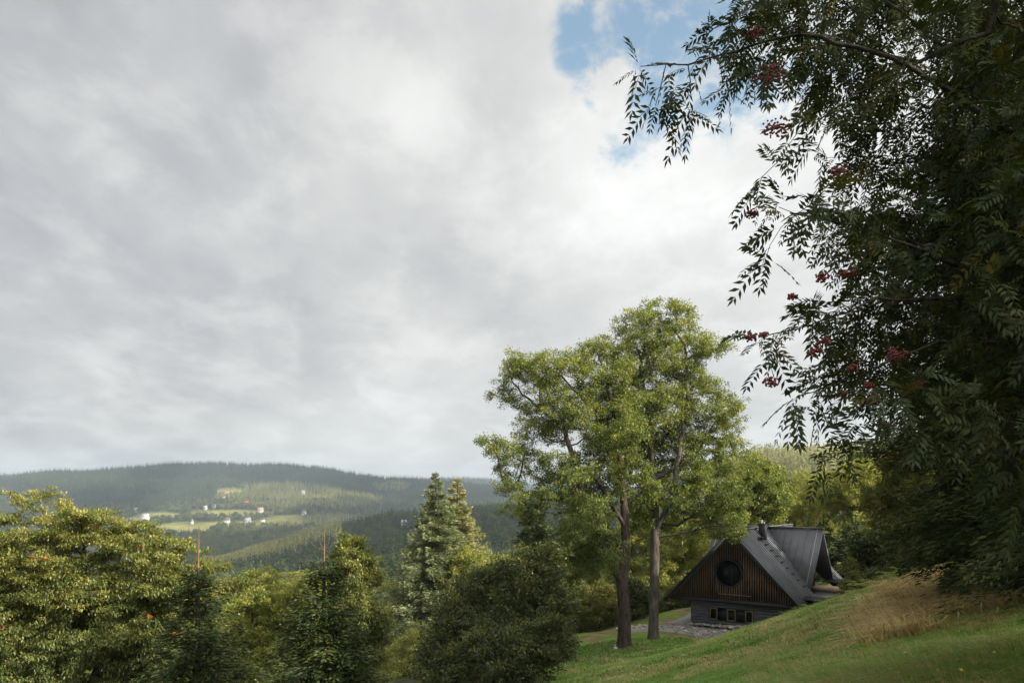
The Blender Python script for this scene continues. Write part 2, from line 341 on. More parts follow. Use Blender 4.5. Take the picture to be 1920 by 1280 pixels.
def sstep(x, a, b):
    t = np.clip((x - a) / (b - a), 0, 1); return t * t * (3 - 2 * t)
def land(x, y):
    """dryness, dirt and woodland floor at a ground point"""
    z = near_h(x, y); yy = np.maximum(y, 0.5); px = CX + F * x / yy; py = H - F * z / yy
    n1 = vnoise(x, y, 1.3, 1); n2 = vnoise(x, y, 3.7, 2); n3 = vnoise(x, y, 0.5, 3)
    # the mown lawn runs as a band from the lower left up to the house; above it the rough meadow
    lawn_line = 1195 + (1480 - px) * 0.19            # upper edge of the green lawn band in the picture of the slope
    rough = sstep(x + 0.28 * (y - 8), 5.6, 9.5)
    rough = np.maximum(rough, sstep(y, 15, 9)) * sstep(x, 0, 2.0)
    dry = np.clip(rough * (0.15 + 1.1 * sstep(n1 * 0.5 + n2 * 0.3 + n3 * 0.2, 0.38, 0.68)), 0, 1)
    tall = sstep(x, 7.0, 8.2) * sstep(y, 14, 15.5) * sstep(y, 24, 21)
    dry = np.maximum(dry, tall * (.25 + .6 * sstep(n2, .3, .7)))
    d1 = np.hypot(x - 6.7, (y - 45) * 0.8); dirt = sstep(d1, 3.2, 0.8) * (0.4 + 0.6 * n3) + sstep(n1, 0.72, 0.85) * 0.3 * sstep(x, 2, 0)
    dirt = np.maximum(dirt, sstep(np.abs((x - 6.2) + (45 - y) * 0.22 + (n1 - .5)), 1.6, 0.3) * sstep(y, 28, 34) * sstep(y, 47, 44) * (0.2 + 0.6 * n3))
    wood = np.maximum(np.maximum(sstep(y, 56, 60) * sstep(x, 13, 8), sstep(x, 2.5, 0.5) * sstep(y, 20, 24)), sstep(x, 10.5, 12.5) * sstep(y, 14, 11))
    wood = np.maximum(wood, sstep(x + 0.0 * y, -0.5, -3)); wood = np.maximum(wood, sstep(y, 66, 72)); wood = np.maximum(wood, sstep(x - 0.35 * y, 7.5, 10) * sstep(y, 23, 26))
    return dry, np.clip(dirt, 0, 1), wood
ax = np.concatenate([np.arange(-70, -1, 1.0), np.arange(-1, 16, 0.11), np.arange(16, 90.5, 1.0)]); ay = np.concatenate([np.arange(-60, 3, 1.5), np.arange(3, 30, 0.14), np.arange(30, 66, .4), np.arange(66, 150.1, 2.0)])
XX, YY = np.meshgrid(ax, ay, indexing='ij'); ZZ = ground(XX, YY)
ZZ = ZZ + (vnoise(XX, YY, 1.7, 5) - .5) * 0.16 + (vnoise(XX, YY, 0.8, 6) - .5) * 0.06
dry, dirt, wood = land(XX.ravel(), YY.ravel())
GROUND = grid_mesh('ground', XX, YY, ZZ, mat_ground(), {'dry': dry, 'dirt': dirt, 'wood': wood})
tag(GROUND, kind='structure')

# far land in polar columns
pc = np.linspace(-700, 2700, 341); fy = np.geomspace(60, 3200, 240)
PC, FYY = np.meshgrid(pc, fy, indexing='ij'); FX = (PC - CX) / F * FYY; FZ = ground(FX, FYY); FZ = FZ - 2.0 * ((FYY < 150) & (FX > -70) & (FX < 90))
def meadow(px, py, Y):
    """open fields among the far woods (picture position of the ground point)"""
    f = np.zeros_like(px)
    def e(cx, cy, rx, ry, y0, y1, tilt=0.0):
        dx = px - cx; dy = py - cy - tilt * dx
        q = 1 - ((dx / rx) ** 2 + (dy / ry) ** 2)
        return np.where((Y > y0) & (Y < y1), sstep(q, -.5, .6), 0)
    for a in ((345, 990, 60, 12, 1000, 2300, -0.02), (430, 962, 80, 7, 1200, 2400), (300, 966, 40, 7, 1200, 2400), (530, 978, 50, 9, 1100, 2300), (440, 982, 90, 5, 1100, 2300),
              (432, 921, 26, 7, 1500, 2590), (250, 975, 40, 6, 1100, 2300), (565, 968, 60, 3, 1100, 2300), (735, 912, 22, 3, 1700, 2590), (755, 1006, 26, 9, 300, 790),
              (720, 1082, 60, 13, 180, 480, -0.1), (600, 1100, 70, 10, 180, 420), (500, 945, 40, 3, 1400, 2400), (590, 930, 60, 3, 1500, 2500)):
        f = np.maximum(f, e(*a))
    return f
FPY = H - F * FZ / FYY
FIELD = meadow(PC, FPY, FYY)
def mat_hills():
    m, nt, out = new_mat('hill land'); N = nt.nodes
    tc = N.new('ShaderNodeTexCoord')
    def nz(s):
        n = N.new('ShaderNodeTexNoise'); n.inputs['Scale'].default_value = s; n.inputs['Detail'].default_value = 6; lnk(nt, tc.outputs['Object'], n.inputs['Vector']); return n.outputs['Fac']
    def rmp(x, stops):
        cr = N.new('ShaderNodeValToRGB'); lnk(nt, x, cr.inputs[0]); e = cr.color_ramp.elements
        e[0].position = stops[0][0]; e[0].color = c4(stops[0][1]); e[1].position = stops[-1][0]; e[1].color = c4(stops[-1][1])
        return cr.outputs[0]
    fl = rmp(nz(0.02), [(0.35, (0.13, 0.145, 0.045)), (0.65, (0.25, 0.225, 0.085))])
    wd = rmp(nz(0.03), [(0.35, (0.02, 0.028, 0.014)), (0.65, (0.04, 0.05, 0.022))])
    a = N.new('ShaderNodeAttribute'); a.attribute_name = 'field'
    k = N.new('ShaderNodeMix'); k.data_type = 'RGBA'; lnk(nt, a.outputs['Fac'], k.inputs[0]); lnk(nt, wd, k.inputs[6]); lnk(nt, fl, k.inputs[7])
    b = N.new('ShaderNodeBsdfDiffuse'); lnk(nt, k.outputs[2], b.inputs[0]); lnk(nt, b.outputs[0], out.inputs[0]); return m
M_HILL = mat_hills()
HILLS = tag(grid_mesh('hills', FX, FYY, FZ, M_HILL, {'field': FIELD.ravel()}), kind='structure')
# most distant ridge
pc2 = np.linspace(600, 1500, 120); yy2 = np.linspace(3300, 5600, 40)
A, B = np.meshgrid(pc2, yy2, indexing='ij')
sk = np.interp(pc2, (600, 780, 830, 880, 920, 960, 1050, 1150, 1300, 1500), (925, 903, 899, 899, 901, 906, 913, 922, 930, 935))
t = np.clip((B - 3300) / 1300, 0, 1.6); top = ((H - sk) / F * 4600)[:, None]
Z2 = -80 + (top + 80) * np.where(t <= 1, np.sin(t * math.pi / 2), 1 - (t - 1) * 0.8)
DIST_RIDGE = tag(grid_mesh('distant_hill', (A - CX) / F * B, B, Z2, M_HILL, {'field': np.zeros(A.size)}), kind='structure')

# ------------------------------------------------------------------ foliage builders
def norm(v): return v / (np.linalg.norm(v, axis=-1, keepdims=True) + 1e-9)
def rand_dirs(n, rng): return norm(rng.normal(size=(n, 3)))
def kites(C, D, Nn, L, W, fold=0.25):
    """leaf-shaped quads: base C, direction D, face normal Nn"""
    S = norm(np.cross(D, Nn)); U = np.cross(S, D)
    L = np.asarray(L).reshape(-1, 1); W = np.asarray(W).reshape(-1, 1)
    V = np.stack([C, C + D * L * 0.42 + S * W * 0.5 + U * W * fold, C + D * L - U * W * 0.2, C + D * L * 0.42 - S * W * 0.5 + U * W * fold], 1)
    n = len(C); return V.reshape(-1, 3), np.arange(n * 4).reshape(n, 4)

def grow_from(pos, par, att, step, di, dk, rng, iters, wob=.2):
    """space colonisation starting from an existing branched skeleton"""
    n0 = len(pos); pos = [np.array(p, float) for p in pos]; par = list(par); kids = [0] * n0
    near = np.full(len(att), 1e9); ni = np.zeros(len(att), int); alive = np.ones(len(att), bool); i0 = 0
    for it in range(iters):
        for i in range(i0, len(pos)):
            d = np.linalg.norm(att - pos[i], axis=1); b = d < near; near[b] = d[b]; ni[b] = i
        alive &= near > dk; act = np.where(alive & (near < di))[0]
        if len(act) == 0: act = np.where(alive)[0][:10]
        if len(act) == 0: break
        i0 = len(pos); P0 = np.array(pos); acc = np.zeros((i0, 3)); np.add.at(acc, ni[act], norm(att[act] - P0[ni[act]]))
        for j in np.unique(ni[act]):
            if kids[j] > 3: continue
            v = acc[j] / (np.linalg.norm(acc[j]) + 1e-9) + rng.normal(size=3) * wob
            if par[j] >= 0: v = v + .4 * norm(P0[j] - P0[par[j]])
            v[2] -= .01; v /= np.linalg.norm(v); pos.append(P0[j] + v * step); par.append(j); kids.append(0); kids[j] += 1
        if len(pos) == i0 or len(pos) > 6000: break
    return np.array(pos), np.array(par)

def radii(pos, par, tip, base, power=2.3):
    n = len(pos); r = np.zeros(n); acc = np.zeros(n)
    for i in range(n - 1, -1, -1):
        r[i] = max(tip, acc[i] ** (1 / power) if acc[i] > 0 else tip)
        if par[i] >= 0: acc[par[i]] += r[i] ** power
    k = (base - tip) / max(r[0] - tip, 1e-6)
    return tip + (r - tip) * k if r[0] > tip else r

def tubes(pos, par, r, flare=None, kmin=3):
    """swept tubes over the skeleton, one continuous tube per chain"""
    n = len(pos); ch = [[] for _ in range(n)]
    for i in range(n):
        if par[i] >= 0: ch[par[i]].append(i)
    V = []; Fq = []; nv = 0; starts = [(0, None)]
    while starts:
        s, pr = starts.pop(); chain = ([pr] if pr is not None else []) + [s]; c = s
        while ch[c]:
            k = sorted(ch[c], key=lambda i: -r[i]); 
            for o in k[1:]: starts.append((o, c))
            c = k[0]; chain.append(c)
        if len(chain) < 2: continue
        q = pos[chain]; rr = r[chain].copy()
        if pr is not None: rr[0] = min(rr[0], rr[1] * 1.3)
        sides = 10 if rr.max() > 0.15 else 6 if rr.max() > 0.04 else max(kmin, 4) if rr.max() > 0.015 else kmin
        if flare and pr is None: rr = rr * (1 + flare[0] * np.exp(-(q[:, 2] - q[0, 2]) / flare[1]))
        t = np.gradient(q, axis=0); t = norm(t)
        up = np.array([0.3, 0.9, 0.2]); a = norm(np.cross(t, up)); b = np.cross(t, a)
        an = np.linspace(0, 2 * math.pi, sides, endpoint=False)
        ring = q[:, None] + rr[:, None, None] * (a[:, None] * np.cos(an)[None, :, None] + b[:, None] * np.sin(an)[None, :, None])
        m = len(chain); V.append(ring.reshape(-1, 3)); idx = nv + np.arange(m * sides).reshape(m, sides)
        Fq.append(np.stack([idx[:-1], np.roll(idx[:-1], -1, 1), np.roll(idx[1:], -1, 1), idx[1:]], -1).reshape(-1, 4)); nv += m * sides
    return np.concatenate(V), np.concatenate(Fq)

def blob_pts(blobs, Y, n, rng, flat=1.0, depth=1.0):
    """points inside ball clumps given in picture pixels at distance Y"""
    b = np.array([x[:3] for x in blobs], float); off = np.array([x[3] if len(x) > 3 else rng.normal() * 0.4 for x in blobs])
    w = b[:, 2] ** 2.4; k = rng.choice(len(b), n, p=w / w.sum())
    R = b[:, 2] / F * Y; C = np.array([P(x, y, Y) for x, y, _ in b]); C[:, 1] += off * R.mean() * depth * 1.5
    d = rand_dirs(n, rng) * (rng.random((n, 1)) ** 0.42)
    d[:, 2] *= flat
    return C[k] + d * R[k, None]

def broadleaf(label, cat_name, blobs, Y, base, leafmat, bark, nleaf, leaf=(0.26, 0.11), natt=500, rbase=0.2, tip=0.012, seed=1, trunk=None, sigma=0.3, tintfn=None, flat=1.0, upn=0.6, step=0.45, depth=1.0,
              group=None, berries=0, stems=1, berrymat=None, gravity=0.25, fork=0.35, di=3.0, cat='tree', nsub=5, sigz=0.7, limbs=()):
    rng = np.random.default_rng(seed)
    att = blob_pts(blobs, Y, natt, rng, flat, depth)
    bx, by = base; bz = G(bx, by)
    if trunk is None:
        c = att.mean(0); lo = att[:, 2].min()
        top = np.array([bx * .7 + c[0] * .3, by * .7 + c[1] * .3, bz + max(0.6, (c[2] - bz) * fork)])
        k = max(3, int((top[2] - bz) / step)); trunk = [np.array([bx, by, bz - 0.15]) * (1 - s) + top * s + np.r_[rng.normal(size=2) * 0.03, 0] for s in np.linspace(0, 1, k)]
    p0, q0 = [np.array(t, float) for t in trunk], [-1] + list(range(len(trunk) - 1))
    for fr, pts in limbs:
        q = int(fr * (len(trunk) - 1)); a = p0[q]
        for t in pts:
            t = P(t[0], t[1], Y + t[2]); n = max(1, int(np.linalg.norm(t - a) / step))
            for s in range(1, n + 1): p0.append(a + (t - a) * s / n + rng.normal(size=3) * .05); q0.append(q); q = len(p0) - 1
            a = t
    pos, par = grow_from(p0, q0, att, step, di, step * 1.1, rng, 150)
    r = radii(pos, par, tip, rbase)
    root = empty(cat_name, (bx, by, bz)); tag(root, label, cat, group)
    off = np.array([bx, by, bz])
    V, Fq = tubes(pos - off, par, r, (0.45, 0.6))
    mesh_obj('trunk', V, Fq, bark, root, smooth=True)
    thin = np.where((r < max(tip * 3.2, 0.03)) & (np.arange(len(pos)) >= len(trunk)))[0]
    if len(thin) == 0: thin = np.arange(len(trunk), len(pos))
    # leaf clusters: sub-centres round thin twigs, leaves round those
    per = max(1, nleaf // (len(thin) * nsub))
    sub = np.repeat(thin, nsub); sc_ = pos[sub] + rng.normal(size=(len(sub), 3)) * sigma * np.array([1, 1, sigz])
    ct = rng.random(len(sub)); k = np.repeat(np.arange(len(sub)), per)
    ctr = sc_[k] + rng.normal(size=(len(k), 3)) * sigma * 0.5 * np.array([1, 1, sigz])
    cm = pos[thin].mean(0)
    D = norm(norm(ctr - cm) * 0.5 + rand_dirs(len(k), rng) * 0.8 + np.array([0, 0, -gravity]))
    Nn = norm(rand_dirs(len(k), rng) * (1 - upn) + np.array([0, 0, 1]) * upn)
    L = leaf[0] * (0.6 + 0.7 * rng.random(len(k))); W = leaf[1] * (0.6 + 0.7 * rng.random(len(k)))
    V, Fq = kites(ctr - off, D, Nn, L, W)
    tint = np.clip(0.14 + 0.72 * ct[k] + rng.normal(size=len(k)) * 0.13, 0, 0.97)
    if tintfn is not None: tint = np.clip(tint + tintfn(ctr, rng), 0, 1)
    mesh_obj('crown', V, Fq, leafmat, root, tint=tint)
    for i in range(berries):
        j = thin[rng.integers(len(thin))]; c = pos[j] + rng.normal(size=3) * sigma * 0.6 - off
        # clusters sit at the outside of the crown facing out
        d = norm((c + off - cm) * np.array([1, 1, 0.6])); c = c + d * sigma * 0.8 + np.array([0, -0.15, 0])
        berry_cluster(root, c, 0.07 * (0.7 + 0.5 * rng.random()), berrymat or L_BERRYO, rng, 14, 0.015)
    return root

_ico = None
def ico():
    global _ico
    if _ico is None:
        t = (1 + 5 ** .5) / 2
        v = norm(np.array([(-1, t, 0), (1, t, 0), (-1, -t, 0), (1, -t, 0), (0, -1, t), (0, 1, t), (0, -1, -t), (0, 1, -t), (t, 0, -1), (t, 0, 1), (-t, 0, -1), (-t, 0, 1)], float))
        f = np.array([(0, 11, 5), (0, 5, 1), (0, 1, 7), (0, 7, 10), (0, 10, 11), (1, 5, 9), (5, 11, 4), (11, 10, 2), (10, 7, 6), (7, 1, 8), (3, 9, 4), (3, 4, 2), (3, 2, 6), (3, 6, 8), (3, 8, 9), (4, 9, 5), (2, 4, 11), (6, 2, 10), (8, 6, 7), (9, 8, 1)])
        # one subdivision
        vs = list(map(tuple, v)); cache = {}; nf = []
        def mid(a, b):
            k = (min(a, b), max(a, b))
            if k not in cache:
                p = (np.array(vs[a]) + np.array(vs[b])) / 2; p /= np.linalg.norm(p); vs.append(tuple(p)); cache[k] = len(vs) - 1
            return cache[k]
        for a, b, c in f:
            ab, bc, ca = mid(a, b), mid(b, c), mid(c, a); nf += [(a, ab, ca), (b, bc, ab), (c, ca, bc), (ab, bc, ca)]
        _ico = (np.array(vs), np.array(nf), v, f)
    return _ico
def berry_cluster(root, c, R, mat, rng, n, rb, detail=False):
    v, f = (ico()[0], ico()[1]) if detail else (ico()[2], ico()[3])
    d = rand_dirs(n, rng) * (rng.random((n, 1)) ** 0.5) * np.array([1, 1, 0.6]) * R + c
    V = (d[:, None] + v[None] * rb * (0.8 + 0.4 * rng.random((n, 1, 1)))).reshape(-1, 3)
    Fa = (f[None] + (np.arange(n) * len(v))[:, None, None]).reshape(-1, 3); fl = [Fa]
    if False:   # stalks joining at the top
        t0 = c + np.array([0, 0, R * 1.3]); q = []; m0 = len(V)
        w = np.array([0.0012, 0, 0]); vv = np.concatenate([np.stack([p - w, p + w, t0 + w, t0 - w]) for p in d]); V = np.concatenate([V, vv]); fl.append(m0 + np.arange(len(vv)).reshape(-1, 4))
    return mesh_obj('berry_cluster', V, fl, mat, root, smooth=True)

def spruce(label, px, Y, tip_y, rad, seed, leafmat, bark=None, base_y=None, spacing=0.32, twig=(0.30, 0.07), per=26, droop=0.35, bare=0.0, prongs=False, lift=0.15, ragged=0.25, shape=0.9, name='spruce_tree',
           cat='tree', group=None, lowest=0.05, loc=None, height=None, upn=0.5, tintfn=None, hang=0.35, parent_only=False, barebark=None, dense=1.0):
    """rad(z_fraction from the top 0..1) -> crown radius in metres"""
    rng = np.random.default_rng(seed)
    if loc is None:
        x = (px - CX) / F * Y; bz = G(x, Y); tipz = (H - tip_y) / F * Y
    else:
        x, Y = loc; bz = G(x, Y); tipz = bz + height
    Ht = tipz - bz
    root = empty(name, (x, Y, bz)); tag(root, label, cat, group)
    tr = np.linspace(0, Ht, 24); tp = np.stack([np.sin(tr * .35 + seed) * 0.04, np.cos(tr * .3 + seed) * 0.04, tr - (tr == 0) * 0.2], 1)
    rb = 0.016 * Ht + 0.02; trr = rb * (1 - tr / Ht) ** 0.9 + 0.012
    Vt, Ft = tubes(tp, np.arange(24) - 1, trr, (0.5, 0.5))
    mats = bark or BARK_DARK
    if bare > 0:
        k = int(24 * (1 - bare / Ht))
        V1, F1 = tubes(tp[:k + 1], np.arange(k + 1) - 1, trr[:k + 1], (0.5, 0.5)); mesh_obj('trunk', V1, F1, mats, root, smooth=True)
        pos = list(tp[k:]); par = list(np.arange(len(tp) - k) - 1); rr = list(np.maximum(trr[k:] * .7, 0.010))
        if prongs:
            for fx, fh, ln in ((-0.13, 0.45, 0.34), (0.12, 0.40, 0.36), (-0.35, 0.30, 0.3)):
                j = int(len(tp[k:]) * fh); p0 = tp[k:][j]; i0 = j
                for s in (0.35, 0.7, 1.0):
                    pos.append(p0 + np.array([fx * min(1, s * 1.8), 0.02, s * ln * (1 if abs(fx) < .2 else 0.9)])); par.append(i0); rr.append(0.008); i0 = len(pos) - 1
        V2, F2 = tubes(np.array(pos), np.array(par), np.array(rr)); mesh_obj('leader', V2, F2, barebark or BARK_ORANGE, root, smooth=True)
    bpos = []; C = []; D = []; NN = []; LL = []; WW = []; TT = []
    BV = []; BF = []; nb = 0
    z = Ht * lowest
    while z < Ht - max(bare, 0.12):
        f = 1 - z / Ht; R0 = rad(f); zw = z
        nbr = max(4, int(5 + 2.5 * min(R0, 2.5))) if R0 > 0.25 else 4
        nbr = max(3, int(round(nbr * dense))); ph = rng.random() * 6.28
        for b in range(nbr):
            an = ph + 6.28318 * b / nbr + rng.normal() * 0.25; R = R0 * (1 - ragged + 2 * ragged * rng.random())
            if R < 0.06: R = 0.06
            z = min(zw + rng.normal() * spacing * .8, Ht - max(bare, .1)); an += rng.normal() * .4
            hd = np.array([math.cos(an), math.sin(an), 0.0]); sd = np.array([-hd[1], hd[0], 0.0])
            m = max(3, int(R / 0.22)); s = np.linspace(0, 1, m + 1)
            drp = droop * (0.35 + 0.9 * f)
            zz = lift * R * s - drp * R * s ** 1.5 + 0.38 * drp * R * s ** 4
            bp = np.stack([hd[0] * R * s, hd[1] * R * s, zz], 1) + np.array([tp[min(23, int(23 * z / Ht))][0], tp[min(23, int(23 * z / Ht))][1], z + rng.normal() * spacing * 0.3])
            br = 0.004 + 0.011 * R * (1 - s * .9)
            if R > 0.35:
                Vb, Fb = tubes(bp, np.arange(m + 1) - 1, br); BV.append(Vb); BF.append(Fb + nb); nb += len(Vb)
            k = max(5, int(per * R)); u = rng.random(k) ** 0.75 * 0.98 + 0.02
            c = np.stack([np.interp(u, s, bp[:, i]) for i in range(3)], 1)
            sg = rng.choice([-1.0, 1.0], k); ln = twig[0] * (0.5 + 0.8 * rng.random(k)) * (1.15 - 0.55 * u) * min(1.25, 0.5 + R * .6)
            spread = 0.55 + 0.35 * rng.random(k)
            d = norm(sd[None] * sg[:, None] * (1 - u * 0.55)[:, None] + hd[None] * spread[:, None] + np.stack([np.zeros(k), np.zeros(k), 0.10 - hang * rng.random(k)], 1))
            # fill the width of the bough with a second rank further out
            lat = (rng.random(k) * 0.45 * R * (1 - u) ** 0.7)[:, None] * sd[None] * sg[:, None]; lat[:, 2] -= hang * 0.35 * np.abs(lat).sum(1); lat[:, 2] += rng.normal(size=k) * (.05 + .05 * R)
            c = c + lat * 0.8
            C.append(c); D.append(d); NN.append(norm(rand_dirs(k, rng) * (1 - upn) + np.array([0, 0, 1.0]) * upn)); LL.append(ln); WW.append(twig[1] * (0.6 + 0.8 * rng.random(k)))
            TT.append(np.clip(0.2 + 0.55 * u * rng.random() + 0.35 * rng.random(k), 0, 1))
        z = zw + spacing * (0.75 + 0.5 * rng.random()) * (0.55 + 0.45 * min(1.0, R0))
    # tip shoots
    if not bare:
        k = 26; u = rng.random(k); an = rng.random(k) * 6.28; C.append(np.stack([0 * u, 0 * u, Ht - u * 0.5], 1) + tp[-1] * np.array([1, 1, 0])); D.append(norm(np.stack([np.cos(an) * u, np.sin(an) * u, 0.6 - u * .3], 1))); NN.append(rand_dirs(k, rng)); LL.append(0.2 * np.ones(k)); WW.append(twig[1] * np.ones(k)); TT.append(rng.random(k))
    C = np.concatenate(C); D = np.concatenate(D); NN = np.concatenate(NN); LL = np.concatenate(LL); WW = np.concatenate(WW); TT = np.concatenate(TT)
    V, Fq = kites(C, D, NN, LL, WW, 0.15)
    if tintfn is not None: TT = np.clip(TT + tintfn(C, rng), 0, 1)
    if bare <= 0:
        if BV: Vt, Ft = np.concatenate([Vt] + BV), np.concatenate([Ft] + [f + len(Vt) for f in BF])
        mesh_obj('trunk', Vt, Ft, mats, root, smooth=True)
    elif BV: mesh_obj('branches', np.concatenate(BV), np.concatenate(BF), mats, root, smooth=True)
    mesh_obj('crown', V, Fq, leafmat, root, tint=TT)
    return root
# ------------------------------------------------------------------ the house
def mat_plain(name, c, rough=0.6, spec=0.3, metallic=0.0): 
    return mat_noise(name, tuple(k * 0.8 for k in c), tuple(k * 1.2 for k in c), 3.0, 5, rough, 0.0, spec, (1, 1, 1), metallic)
M_ROOF = mat_noise('dark standing seam metal', (0.082, 0.085, 0.091), (0.125, 0.128, 0.136), 0.9, 6, 0.62, 0.0, 0.3, (1, 1, 1))
M_ROOFD = mat_noise('dark flat metal', (0.045, 0.047, 0.05), (0.07, 0.072, 0.078), 0.9, 6, 0.45, 0.0, 0.4)
M_WALL = mat_noise('charred boards', (0.052, 0.053, 0.057), (0.09, 0.091, 0.096), 6, 6, 0.75, 0.25, 0.25, (0.3, 0.3, 2))
M_BLACK = mat_noise('black trim', (0.010, 0.010, 0.011), (0.02, 0.02, 0.021), 4, 4, 0.6, 0, 0.25)
M_SLAT = mat_noise('larch slats', (0.10, 0.06, 0.034), (0.21, 0.132, 0.075), 3, 5, 0.75, 0.1, 0.2, (6, 1, 0.5))
M_FRAME = mat_noise('oak frame', (0.13, 0.09, 0.042), (0.20, 0.137, 0.062), 6, 5, 0.6, 0.1, 0.25, (1, 1, 0.4))
M_BEAM = mat_noise('weathered beam', (0.28, 0.19, 0.13), (0.45, 0.33, 0.24), 5, 5, 0.7, 0.1, 0.2, (0.4, 2, 2))
M_WIRE = mat_plain('bright wire', (0.42, 0.42, 0.42), 0.5)
def mat_glass():
    m, nt, out = new_mat('dark window glass'); b = nt.nodes.new('ShaderNodeBsdfPrincipled')
    b.inputs['Base Color'].default_value = (0.012, 0.014, 0.014, 1); b.inputs['Roughness'].default_value = 0.1; b.inputs['Specular IOR Level'].default_value = 0.08
    lnk(nt, b.outputs[0], out.inputs[0]); return m
M_GLASS = mat_glass()
HX, HY, HZ = 14.27, 50.0, -7.05; HA = math.atan2(-0.613, 0.79)
house = empty('house', (HX, HY, HZ), HA)
tag(house, 'black gabled chalet with vertical wood slats, round window and dark metal roof', 'house')
# lower storey: boarded walls
WX0, WX1, WZ0 = -2.95, 3.45, -2.7
b = MB()
WIN = (-1.69, 1.38, -1.36, -0.47)
z = WZ0
core = 0.36
while z < -0.02:
    z1 = min(z + 0.185, 0.0); zt = z1 - 0.012
    lo, hi = max(z, WIN[2]), min(zt, WIN[3])
    if hi - lo > 0.02:
        b.box(WX0, WIN[0], .3, .36, z, zt); b.box(WIN[1], WX1, .3, .36, z, zt)
        if z < WIN[2]: b.box(WIN[0], WIN[1], .3, .36, z, WIN[2])
        if zt > WIN[3]: b.box(WIN[0], WIN[1], .3, .36, WIN[3], zt)
    else: b.box(WX0, WX1, .3, .36, z, zt)
    b.box(WX0 - 0.0, WX0 + .06, .365, 11.5, z, zt); b.box(WX1 - .06, WX1, .365, 11.5, z, zt)
    z = z1
b.box(WX0 + .065, WX1 - .065, 11.3, 11.45, WZ0, 0)
b.build('wall', M_WALL, house)
bk = MB(); bk.box(WX0 + .07, WIN[0] - .02, .365, .5, WZ0, -.01); bk.box(WIN[1] + .02, WX1 - .07, .365, .5, WZ0, -.01); bk.box(WIN[0] - .02, WIN[1] + .02, .365, .5, WZ0, WIN[2] - .01); bk.box(WIN[0] - .02, WIN[1] + .02, .365, .5, WIN[3] + .01, -.01)
bk.build('wall_lining', M_BLACK, house)
win = MB(); x0, x1, z0, z1 = WIN
win.box(x0, x1, .38, .42, z0, z0 + .045); win.box(x0, x1, .38, .42, z1 - .045, z1); win.box(x0, x0 + .045, .38, .42, z0 + .045, z1 - .045); win.box(x1 - .045, x1, .38, .42, z0 + .045, z1 - .045)
wo = win.build('window', M_BLACK, house)
gp = MB(); gp.box(x0 + .05, x1 - .05, .44, .45, z0 + .05, z1 - .05); gp.build('pane', M_GLASS, wo)
for a, c in ((-1.62, -1.08), (-0.42, 0.16), (0.80, 1.32)):
    f = MB(); t = .065
    f.box(a, a + t, .31, .375, z0 + .05, z1 - .06); f.box(c - t, c, .31, .375, z0 + .05, z1 - .06); f.box(a + t, c - t, .31, .375, z0 + .05, z0 + .05 + t); f.box(a + t, c - t, .31, .375, z1 - .06 - t, z1 - .06)
    f.build('casement', M_FRAME, wo)
# floor slab / soffit of the jettied gable
b = MB(); b.box(-4.25, 4.25, 0.02, 11.9, 0.0, 0.12); b.build('floor_slab', M_BLACK, house)
b = MB(); b.box(-4.3, 4.3, -.06, .015, -.10, .10); b.build('fascia', M_BLACK, house)
# gable: glazing behind a screen of slats
sl_ = 4.55 / 4.4
b = MB(); b.prism([(-4.2, .34, .13), (4.2, .34, .13), (0, .34, 4.40)], (0, .08, 0)); b.build('gable_wall', M_BLACK, house)
b = MB(); b.box(-1.75, 2.55, .30, .335, .30, 1.45); gz = b.build('gable_glazing', M_GLASS, house)
b = MB(); b.box(-0.95, 1.15, .255, .295, .42, .46); b.build('railing', M_WIRE, house)
RX, RZ, RR = -0.19, 1.85, 0.93
b = MB(); x = -4.05
while x < 4.06:
    zt = 4.42 - sl_ * abs(x) - 0.05
    seg = [(0.02, zt)]
    if abs(x - RX) < RR:
        h = math.sqrt(RR * RR - (x - RX) ** 2); seg = [(0.02, RZ - h), (RZ + h, zt)]
    for p, q in seg:
        if q - p > 0.03: b.box(x - .021, x + .021, .03, .09, p + .085, q)
    x += 0.157
b.build('slat_screen', M_SLAT, house)
# round window
def ring(n, r0, r1, y0, y1):
    m = MB(); a = [2 * math.pi * i / n for i in range(n)]
    for i in range(n):
        p, q = a[i], a[(i + 1) % n]
        m.prism([(RX + r0 * math.cos(p), y0, RZ + r0 * math.sin(p)), (RX + r1 * math.cos(p), y0, RZ + r1 * math.sin(p)), (RX + r1 * math.cos(q), y0, RZ + r1 * math.sin(q)), (RX + r0 * math.cos(q), y0, RZ + r0 * math.sin(q))], (0, y1 - y0, 0))
    return m
rw = ring(40, RR - .09, RR, -.02, .29).build('round_window', M_BLACK, house)
m = MB(); m.cyl((RX, RZ), RR - .1, .2, .215, 40, 'y'); m.build('pane', M_GLASS, rw)
m = MB(); m.box(RX + .12, RX + .17, .16, .19, RZ - .82, RZ + .82); m.box(RX - .78, RX + .78, .165, .185, RZ + .46, RZ + .5); m.build('mullion', M_BLACK, rw)
